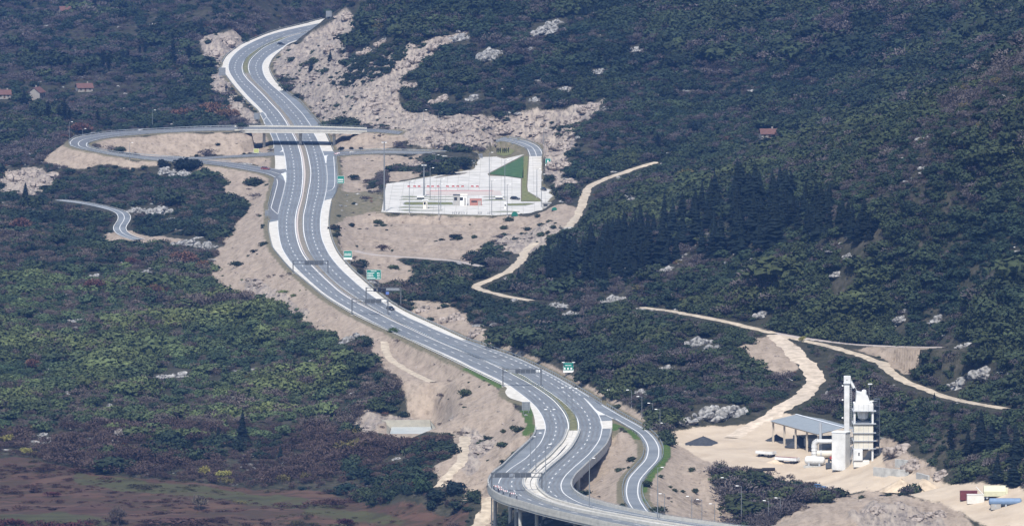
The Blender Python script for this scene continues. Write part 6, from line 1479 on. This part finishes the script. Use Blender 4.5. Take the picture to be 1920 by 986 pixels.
rocks = [(1330,778,70,"big jagged limestone outcrop above the yard, left of two",0),(1370,775,62,"big jagged limestone outcrop above the yard, right of two",0),(1288,790,40,"limestone rocks at the left foot of the big outcrop",0),(335,707,52,"long white limestone slab in the green scrub",0),(300,708,30,"white limestone at the slab's left end",0),(178,518,26,"pointed white rock in the left scrub",0),(275,510,20,"pale rocks right of the pointed white one",0),(350,460,60,"pale grey rocks at the edge of the embankment",0),(385,463,40,"pale grey rocks beside the embankment, right part",0),(300,400,50,"flat pale rocks right of the old road bend",0),(255,397,36,"flat pale rocks beside the old road",0),(310,322,40,"pale rocks below the round dark bushes",0),(345,330,44,"pale rocks right of those below the round bushes",0),(40,330,60,"broad pale rocks at the left edge",1),(80,345,44,"broad pale rocks, second at the left edge",1),(860,72,44,"white crag at the top end of the long rock rib",0),(825,84,46,"white crag just below the rib's top",1),(790,108,52,"middle crag of the long rock rib",1),(765,130,50,"lower crag of the long rock rib",1),(720,82,40,"crag of the upper short rock rib",1),(690,100,36,"lower crag of the upper short rock rib",1),(920,105,46,"grey-white crag on the dark hillside right of the rib",0),(1020,60,52,"leaning white rocks near the top centre",0),(1045,45,34,"smaller leaning white rocks at the top centre",0),(1123,135,30,"white rock with a flat top on the hillside",0),(890,185,36,"white rock in dark scrub above the cutting",0),(1000,190,26,"pale rock in dark scrub above the cutting",0),(1060,168,24,"small pale rocks on the hillside above the cutting",0),(1190,95,26,"small pale rocks high on the hillside",0),(1110,205,50,"pale crest rocks at the cutting's right end",1),(1085,225,44,"rocks below the crest at the cutting's right end",1),(740,190,40,"rock knob above the far motorway bend",1),(700,195,40,"rock knob left of the other above the bend",1),(830,190,40,"rock pile in the middle of the cutting",1),(760,165,44,"rock ledge in the cutting's upper part",1),(860,240,50,"blocky rocks of the cutting behind the overpass",1),(900,235,50,"blocky rocks of the cutting, centre",1),(810,245,46,"blocky rocks of the cutting, left",1),(940,245,40,"blocky rocks of the cutting, right",1),(780,268,36,"rocks beside the slip road, left",1),(830,270,40,"rocks beside the slip road, middle",1),(880,270,36,"rocks beside the slip road, right",1),(780,310,34,"rocks on the dark knoll west of the plaza",1),(1055,275,44,"slabby rocks right of the access bend",1),(1050,310,44,"slabby rocks right of the green plaza sign",1),(1065,345,40,"slabby rocks at the plaza's east corner",1),(1185,375,22,"small pale rock above the dirt track",0),(1255,506,30,"pale rocks below the grove, left",0),(1590,480,24,"pale rock on the slope right of the grove",0),(1570,515,30,"pale rocks on the slope right of the grove, lower",0),(1430,590,30,"grey rocks beside the long dirt track",0),(1310,645,50,"grey rocks in the scrub left of the sandy fork",0),(1330,655,36,"grey rocks near the sandy fork",0),(1150,565,40,"grey rocks by the dirt track bend",0),(1040,575,36,"grey rocks right of the dirt track end",0),(1070,590,30,"grey rocks lower right of the dirt track end",0),(1250,690,28,"small grey rocks in the scrub above the slip road",0),(1200,735,26,"small pale rocks behind the lamp row",0),(1850,700,56,"grey rocks at the far right above the track",0),(1800,720,44,"grey rocks left of those at the far right",0),(1760,600,34,"pale rocks on the slope at the right",0),(1690,600,30,"pale rocks above the narrow paved road",0),(1810,650,40,"grey rocks at the end of the narrow paved road",0),(1715,870,60,"dark reddish rock face behind the concrete walls",1),(1690,845,56,"reddish rock face right of the mixing tower",1),(1770,890,50,"reddish rocks above the sand heaps",1),(1640,960,40,"rocks on the bottom right mound, left",1),(1720,970,40,"rocks on the bottom right mound, middle",1),(1760,965,36,"rocks on the bottom right mound, right",1),(670,630,36,"pale rocks below the left carriageway",0),(650,640,30,"pale rocks at the scrub edge below the carriageway",0),(800,580,44,"reddish cut rocks right of the motorway, upper",1),(850,600,44,"reddish cut rocks right of the motorway, middle",1),(895,625,40,"reddish cut rocks right of the motorway, lower",1),(745,860,20,"white rock in the dark scrub below the pond",0),(80,815,20,"pale rock in the lower left scrub",0),(205,760,16,"small pale rock in the lower left scrub",0),(420,80,44,"sunlit crag left of the far bend",1),(400,105,36,"sunlit crag below the first one at the far bend",1),(415,165,34,"pale rocks beside the grey sign at the far bend",1),(440,210,30,"pale rocks just behind the overpass's left end",1),(640,60,40,"crag on the spur hiding the motorway",1),(655,30,36,"crag at the top of the spur",1),(620,90,34,"crag on the spur's face",1)]
for (u, v, w, l, k) in rocks:
    x, y, z = hit(u, v); s = w * mpp(y) * .62
    o = bpy.data.objects.new("rock_outcrop", rg.choice(OUT_W if k else OUT_L)); COL.objects.link(o); o.location = (x, y, z - .12 * s); o.scale = (s, s * 1.1, s * rg.uniform(.75, 1.1)); o.rotation_euler = (0, rg.uniform(-.25, .1), rg.uniform(-.6, .6))
    setp(o, l, "rock", "limestone outcrops"); PLANTED.append((x, y, s * .75, 14 if k == 0 else 6))

# ------------------------------------------------------------------ scrub: uncountable bushes, twigs and stones
M_SCRUB = leaf_mat("scrub_leaves", (1, 1, 1), .3, inst=True)
srcs = bpy.data.collections.new("scrub_shapes")
rs = random.Random(5)
KINDS = {"bush": [bush_mesh(rs, 230, .145) for _ in range(6)], "twig": [twig_mesh(rs, 150) for _ in range(5)], "rock": None}
order = []
for i, mb in enumerate(KINDS["bush"]): order.append(("shape_%02d" % i, treemesh(mb, "bush_shape", M_SCRUB)))
for i, mb in enumerate(KINDS["twig"]): order.append(("shape_%02d" % (i + 6), treemesh(mb, "twig_shape", M_SCRUB)))
for i in range(4):
    mb = MB(); boulder(rs, mb, (0, 0, .1), (1, .75, .6), 2); order.append(("shape_%02d" % (i + 11), treemesh(mb, "stone_shape", M_LIME if i < 2 else M_WARM)))
mb = MB(); 
for nm, me in order:
    o = bpy.data.objects.new(nm, me); srcs.objects.link(o)

def scatter_tree():
    g = bpy.data.node_groups.new("scatter", 'GeometryNodeTree')
    g.interface.new_socket("Geometry", in_out='INPUT', socket_type='NodeSocketGeometry'); g.interface.new_socket("Geometry", in_out='OUTPUT', socket_type='NodeSocketGeometry')
    N = g.nodes; L = g.links; i = N.new("NodeGroupInput"); o = N.new("NodeGroupOutput")
    ci = N.new("GeometryNodeCollectionInfo"); ci.inputs["Collection"].default_value = srcs; ci.inputs["Separate Children"].default_value = True; ci.inputs["Reset Children"].default_value = True
    ip = N.new("GeometryNodeInstanceOnPoints"); ip.inputs["Pick Instance"].default_value = True
    def na(nm, ty):
        n = N.new("GeometryNodeInputNamedAttribute"); n.data_type = ty; n.inputs["Name"].default_value = nm; return n.outputs["Attribute"]
    L.new(i.outputs[0], ip.inputs["Points"]); L.new(ci.outputs[0], ip.inputs["Instance"]); L.new(na("pick", 'INT'), ip.inputs["Instance Index"])
    L.new(na("turn", 'FLOAT_VECTOR'), ip.inputs["Rotation"]); L.new(na("size", 'FLOAT_VECTOR'), ip.inputs["Scale"]); L.new(ip.outputs[0], o.inputs[0])
    return g
SCAT = scatter_tree()
def scatter_obj(name, pts, pick, size, tint, label, cat):
    me = bpy.data.meshes.new(name); n = len(pts)
    me.vertices.add(n); me.vertices.foreach_set("co", pts.astype(np.float32).ravel())
    a = me.attributes.new("pick", 'INT', 'POINT'); a.data.foreach_set("value", pick.astype(np.int32))
    a = me.attributes.new("size", 'FLOAT_VECTOR', 'POINT'); a.data.foreach_set("vector", size.astype(np.float32).ravel())
    t = np.zeros((n, 3)); t[:, 2] = RNG.random(n) * 6.28; a = me.attributes.new("turn", 'FLOAT_VECTOR', 'POINT'); a.data.foreach_set("vector", t.astype(np.float32).ravel())
    a = me.attributes.new("tint", 'FLOAT_COLOR', 'POINT'); a.data.foreach_set("color", np.hstack([tint, np.ones((n, 1))]).astype(np.float32).ravel())
    o = bpy.data.objects.new(name, me); COL.objects.link(o); md_ = o.modifiers.new("scatter", 'NODES'); md_.node_group = SCAT
    return setp(o, label, cat, kind="stuff")

# candidate places on a jittered lattice over the ground
pts = []
d = 2440.0
while d < 5500:
    step = 2.1 if d < 4450 else 3.4
    sx = 2.1 if d < 4450 else 3.2
    n = int(2240 / FPX * d / sx); xs = (np.arange(n) + RNG.random(n)) * sx - 1120 / FPX * d
    pts.append(np.stack([xs, CAMY + d + RNG.random(n) * step], -1)); d += step
_sy = np.abs(np.gradient(GZ, axis=0) / np.gradient(GY, axis=0)); _sy = blur(_sy, 4)      # steep ground carries more plants per map area
ext = []
for (d0, d1, x0) in ((2650, 3450, 120), (3850, 4450, -420)):
    d = float(d0)
    while d < d1:
        n = int((1120 - x0) / FPX * d / 1.3); xs = (np.arange(n) + RNG.random(n)) * 1.3 + x0 / FPX * d
        ext.append(np.stack([xs, CAMY + d + RNG.random(n) * 1.3], -1)); d += 1.3
ext = np.vstack(ext); _s = samp(_sy, ext[:, 0], ext[:, 1]); ext = ext[RNG.random(len(ext)) < np.clip((_s - .16) * 2.2, 0, 1)]
PT = np.vstack(pts + [ext]); X, Y = PT[:, 0], PT[:, 1]; Z = gz_at(X, Y); U, V = to_px(X, Y, Z); U0_, V0_ = to_px(X, Y, 0.0)
# what could be seen (a generous margin for places a little behind a crest)
slope = (GZ + 6 - CAMH) / rows[:, None]; vis = slope >= np.maximum.accumulate((GZ - CAMH) / rows[:, None], 0)
seen = samp(vis, X, Y)
B_, R_, F_, Y_, G_ = (samp(A, X, Y) for A in (bare, rock, field, yard, grass))
DR, TR = samp(DIST, X, Y), samp(TD, X, Y)
n1 = fbm(X / 55, Y / 70, 4); n2 = fbm(X / 18 + 7, Y / 22, 3); n3 = fbm(X / 30 + 31, Y / 40 + 5, 3); rnd = RNG.random(len(X))
clear = (DR > 2.2) & (TR > 1.0) & seen & (U > -130) & (U < 2050) & (V > -40) & (V < 1050)
inplaza = inpoly(U, V, [(712,400),(722,343),(890,316),(897,294),(935,276),(1022,288),(1020,352),(1052,374),(1020,402),(930,408)]) | inpoly(U, V, [(714,788),(812,786),(832,806),(822,815),(724,815)]) | inpoly(U, V, [(1425,842),(1440,775),(1500,770),(1600,790),(1650,800),(1660,880),(1500,890)])
clear &= ~inplaza
cover = np.maximum.reduce([B_, R_, F_, Y_, G_])
low = (U < 640) & (V > 300)
dens = np.where(U < 640, .60, np.where(U > 1150, .9, .68))
right = (U > 640)
thin = np.clip((n2 - .36) * 5, .55, 1)
p = dens * thin * (cover < .35) * np.where(samp(dryg, X, Y) > .3, .03, 1.0)
# sparse growth on bare ground and rock
p = np.where((R_ > .35), .14 * (n2 > .52), p); p = np.where((B_ > .35) & (R_ < .35), .03 * (n3 > .55), p); p = np.where(Y_ > .35, 0, p)
p = np.where(F_ > .35, .55 * (fbm(X / 40, Y / 9, 3) > .5), p)
# thickets named in the photograph
for P in ([(765,300),(800,292),(880,296),(890,312),(850,322),(770,328)], [(680,345),(730,322),(715,345),(690,358)], [(700,236),(760,242),(700,262)], [(1330,885),(1400,888),(1480,900),(1540,915),(1480,950),(1400,986),(1380,950)], [(1035,232),(1060,225),(1072,250),(1050,262),(1036,250)], [(622,158),(660,122),(700,100),(740,92),(800,82),(760,118),(700,152),(640,172)], [(660,62),(700,40),(735,48),(690,80),(655,100)]):
    p = np.where(inpoly(U, V, P), .7, p)
clear &= ~((V0_ > 800) & (inpoly(U0_, V0_, road_polys[0]) | inpoly(U0_, V0_, road_polys[1]) | inpoly(U0_, V0_, road_polys[4])))
# keep the ground open in front of things and along the tracks, as in the photograph
for o in list(COL.objects):
    if o.parent is None and o.get("category") in ("road sign", "house", "gantry"):
        w_ = 5.0 if o["category"] == "house" else 4.0
        PLANTED.append((o.location.x, o.location.y, w_, 34))
for (cx, cy, w_, f_) in PLANTED:
    clear &= ~((np.abs(X - cx) < w_) & (Y > cy - f_) & (Y < cy + 1.5))
GVP = inpoly(U, V, GROVE)
clear &= ~(GVP & (rnd * 13 % 1 < .6))
small = np.where((B_ > .35) | (R_ > .35), .45, 1.0)
keep = clear & (rnd < p)
X, Y, Z, U, V, n1, n2, n3, F_, small = (A[keep] for A in (X, Y, Z, U, V, n1, n2, n3, F_, small))
n = len(X); r1, r2, r3 = RNG.random(n), RNG.random(n), RNG.random(n)
# kinds: share of leafy, rust, the rest leafless
leafy = np.where((U < 640) & (V > 520) & (V < 800), .66, np.where(U < 640, .42, .60))
leafy = np.where((U < 860) & (V > 790 + (U - 300) * .02), .18, leafy)
leafy = np.where((U > 640) & (U < 840) & (V > 790), .5, leafy)
leafy = leafy + (n1 - .5) * 1.6
leafy = np.where(F_ > .35, .02, leafy)
gully = inpoly(U, V, [(1305,868),(1420,874),(1570,895),(1620,925),(1540,960),(1430,1040),(1370,1040)]); leafy = np.where(gully, .08, leafy)
rust_p = np.where((U < 480) & (V < 560), np.clip((n3 - .5) * 1.8, .02, .6), np.clip((n3 - .62) * 1.2, .012, .3))
is_leaf = r1 < leafy; is_rust = (~is_leaf) & (r2 < rust_p)
def cols3(*c): return np.array(c)
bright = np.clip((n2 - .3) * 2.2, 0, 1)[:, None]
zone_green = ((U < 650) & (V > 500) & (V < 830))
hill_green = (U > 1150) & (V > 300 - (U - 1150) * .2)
dark = cols3(.016, .026, .017); mid = cols3(.032, .046, .023); olive = cols3(.068, .088, .036)  # leaf greens from dark to pale olive, mixed by patch noise
tint = np.where(zone_green[:, None], mid + (olive - mid) * bright, dark + (mid - dark) * bright)
tint = np.where((hill_green & ~zone_green)[:, None], (dark + mid) / 2 + (olive * .75 - mid) * bright * .8, tint)
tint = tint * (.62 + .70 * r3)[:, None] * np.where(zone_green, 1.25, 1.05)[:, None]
tint = tint * (1 + (n3 - .5)[:, None] * cols3(.75, .35, -.1))
bare_c = cols3(.058, .047, .042) + (cols3(.135, .112, .096) - cols3(.058, .047, .042)) * r3[:, None]
bare_c = np.where(((U < 860) & (V > 800))[:, None], bare_c * cols3(.72, .62, .62), bare_c)
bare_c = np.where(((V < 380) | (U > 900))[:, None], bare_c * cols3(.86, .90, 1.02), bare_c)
rust_c = cols3(.115, .060, .045) * (.7 + .6 * r3)[:, None]
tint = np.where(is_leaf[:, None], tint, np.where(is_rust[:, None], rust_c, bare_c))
tint = np.where((F_ > .35)[:, None], np.where((n1 > .5)[:, None], cols3(.060, .034, .028), cols3(.062, .055, .028)) * (.5 + .9 * r3)[:, None], tint)
yel = (RNG.random(n) < .012) & ~is_leaf; tint = np.where(yel[:, None], cols3(.11, .095, .035), tint)
big = .75 + .75 * np.clip((n3 - .3) * 2.2, 0, 1); h = big * np.where(is_leaf, .9 + 3.0 * r2 ** 2.2, 1.0 + 2.6 * r2 ** 1.4) * np.where(RNG.random(n) < .04, 1.5, 1.0); h = h * np.where(F_ > .35, .10 + .22 * RNG.random(n) ** 3 * 2, 1.0) * np.where(V < 130, 1.35, 1.0) * small * .95
wd = h * (1.0 + 1.0 * RNG.random(n) ** 1.5) * np.where(F_ > .35, 2.2, 1.0)
pick = np.where(is_leaf, (RNG.random(n) * 6).astype(int), 6 + (RNG.random(n) * 5).astype(int))
# nothing grows where it would stand in front of a road, track, sign, rock or the pond that the photograph shows
SEE = np.zeros((1120, 2140), np.int32)          # photograph raster with a margin of 60 rows / 100 columns
def see_pts(u, v, r=1):
    for du in range(-r, r + 1):
        iu = np.clip((u + 100 + du).astype(int), 0, 2139); iv = np.clip((v + 60).astype(int), 0, 1119); SEE[iv, iu] = 1
def see_box(u0, u1, v0, v1): SEE[int(v0 + 60):int(v1 + 60) + 1, int(u0 + 100):int(u1 + 100) + 1] = 1
_gu, _gv = np.meshgrid(np.arange(0, 1920.0), np.arange(0, 986.0))
for P in [band(smooth(LC_OUT), smooth(LC_IN)), band(smooth(RC_OUT), smooth(RC_IN)), band(smooth(RAMP_OUT), smooth(RAMP_IN)), np.array(PLAZA, float), np.array([(720,790),(806,788),(822,806),(814,812),(730,812)], float)]:
    SEE[60:60 + 986, 100:100 + 1920] |= inpoly(_gu, _gv, P)
for (W_, Z_, w_), (nm_, lb_, P_, _w) in zip(TRACKW, TRACKS):
    for t_ in np.linspace(-.5, .5, 15):
        N_ = normals(W_); a_, b_ = to_px(W_[:, 0] + N_[:, 0] * w_ * t_, W_[:, 1] + N_[:, 1] * w_ * t_, Z_)
        for q_ in (0, .33, .66): see_pts(a_[:-1] * (1 - q_) + a_[1:] * q_, b_[:-1] * (1 - q_) + b_[1:] * q_, 1)
for S_ in (LOOP, LOOPW, RAMPW, RAMPE, LOOPE):
    for q_ in smooth(S_, 2):
        for t_ in np.linspace(0, 1, 9): see_pts(np.array([q_[0] + (q_[2] - q_[0]) * t_]), np.array([q_[1] + (q_[3] - q_[1]) * t_]), 1)
for b_ in [(632,646,330,348),(644,660,470,490),(687,715,505,530),(1055,1076,679,700),(1022,1033,297,312),(410,423,127,144),(476,487,212,226),(497,506,394,406),(978,994,752,771),(475,486,279,289),(142,174,153,163),(55,84,162,176),(0,16,172,180),(1426,1455,240,252)]: see_box(*b_)
for (u_, v_, w_, l_, k_) in rocks: see_box(u_ - w_ * .42, u_ + w_ * .42, v_ - w_ * .3, v_ - w_ * .05)
CUM = np.vstack([np.zeros((1, 2140), np.int64), np.cumsum(SEE, 0)])
ok_ = np.ones(n, bool); hp_ = h / mpp(Y); wp_ = wd / mpp(Y)
for du in (-.6, -.3, 0, .3, .6):
    iu = np.clip((U + 100 + du * wp_).astype(int), 0, 2139); i0 = np.clip((V + 60 - hp_ * .95).astype(int), 0, 1119); i1 = np.clip((V + 60 - hp_ * .1).astype(int), 0, 1119)
    ok_ &= (CUM[i1 + 1, iu] - CUM[i0, iu]) == 0
X, Y, Z, U, V, h, wd, tint, pick, is_leaf, is_rust = (A[ok_] for A in (X, Y, Z, U, V, h, wd, tint, pick, is_leaf, is_rust))
pts3 = np.stack([X, Y, Z - .15], -1); size = np.stack([wd, wd, h], -1)
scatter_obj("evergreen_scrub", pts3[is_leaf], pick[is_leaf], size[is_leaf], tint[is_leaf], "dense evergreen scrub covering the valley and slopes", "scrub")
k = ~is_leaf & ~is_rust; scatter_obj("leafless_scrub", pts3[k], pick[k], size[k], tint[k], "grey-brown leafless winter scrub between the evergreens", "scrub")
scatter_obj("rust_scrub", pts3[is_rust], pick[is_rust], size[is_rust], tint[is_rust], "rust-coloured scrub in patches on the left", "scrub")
# stones: pale in the scrub, warm on the cuttings
X, Y = PT[:, 0], PT[:, 1]; Z = gz_at(X, Y); U, V = to_px(X, Y, Z); r = RNG.random(len(X)); m4 = fbm(X / 12 + 3, Y / 12, 3)
Bm, Rm, Fm, Ym = (samp(A, X, Y) for A in (bare, rock, field, yard))
ok = (samp(DIST, X, Y) > 2.5) & (samp(TD, X, Y) > 1) & samp(vis, X, Y) & (U > -100) & (U < 2020) & (V > -20) & (V < 1040) & ~inplaza
kp_ = ok & (((Rm > .35) & (r < .15 * (m4 > .45))) | ((Rm <= .35) & (Bm > .35) & (r < .03)) | ((Rm <= .35) & (Bm <= .35) & (Ym < .2) & (Fm < .2) & (r < np.clip((m4 - .58) * np.where(U > 900, 1.6, .6), 0, .3))))
X, Y, Z, Rm, Bm = X[kp_], Y[kp_], Z[kp_], Rm[kp_], Bm[kp_]; n = len(X); q = RNG.random(n)
s = np.where(Rm > .35, .6 + 2.0 * q ** 2.5, np.where(Bm > .35, .25 + .7 * q ** 2, .5 + 2.0 * q ** 2.2))
pk = np.where((Rm > .35) | (Bm > .35), 13, 11) + (RNG.random(n) * 2).astype(int)
scatter_obj("scattered_stones", np.stack([X, Y, Z - .1 * s], -1), pk, np.stack([s * (1 + 1.0 * RNG.random(n)), s, s * (.5 + .4 * RNG.random(n))], -1), np.ones((n, 3)), "loose stones and small rocks strewn over cuttings and scrub", "stones")
print("SCRUB", len(pts3), "STONES", n)

# ------------------------------------------------------------------ haze
hz = MB().box(-2600, 2600, CAMY - 150, 3900, -60, 330).build("haze", None)
hm = bpy.data.materials.new("haze_air"); t = nt(hm); ho = t.nodes.new("ShaderNodeOutputMaterial"); hv = t.nodes.new("ShaderNodeVolumePrincipled")
hv.inputs["Color"].default_value = (.16, .38, .95, 1); hv.inputs["Density"].default_value = 0.000035; hv.inputs["Anisotropy"].default_value = 0.1
t.links.new(hv.outputs[0], ho.inputs["Volume"]); hz.data.materials.append(hm); setp(hz, "pale blue haze filling the air of the valley", "haze", kind="stuff")
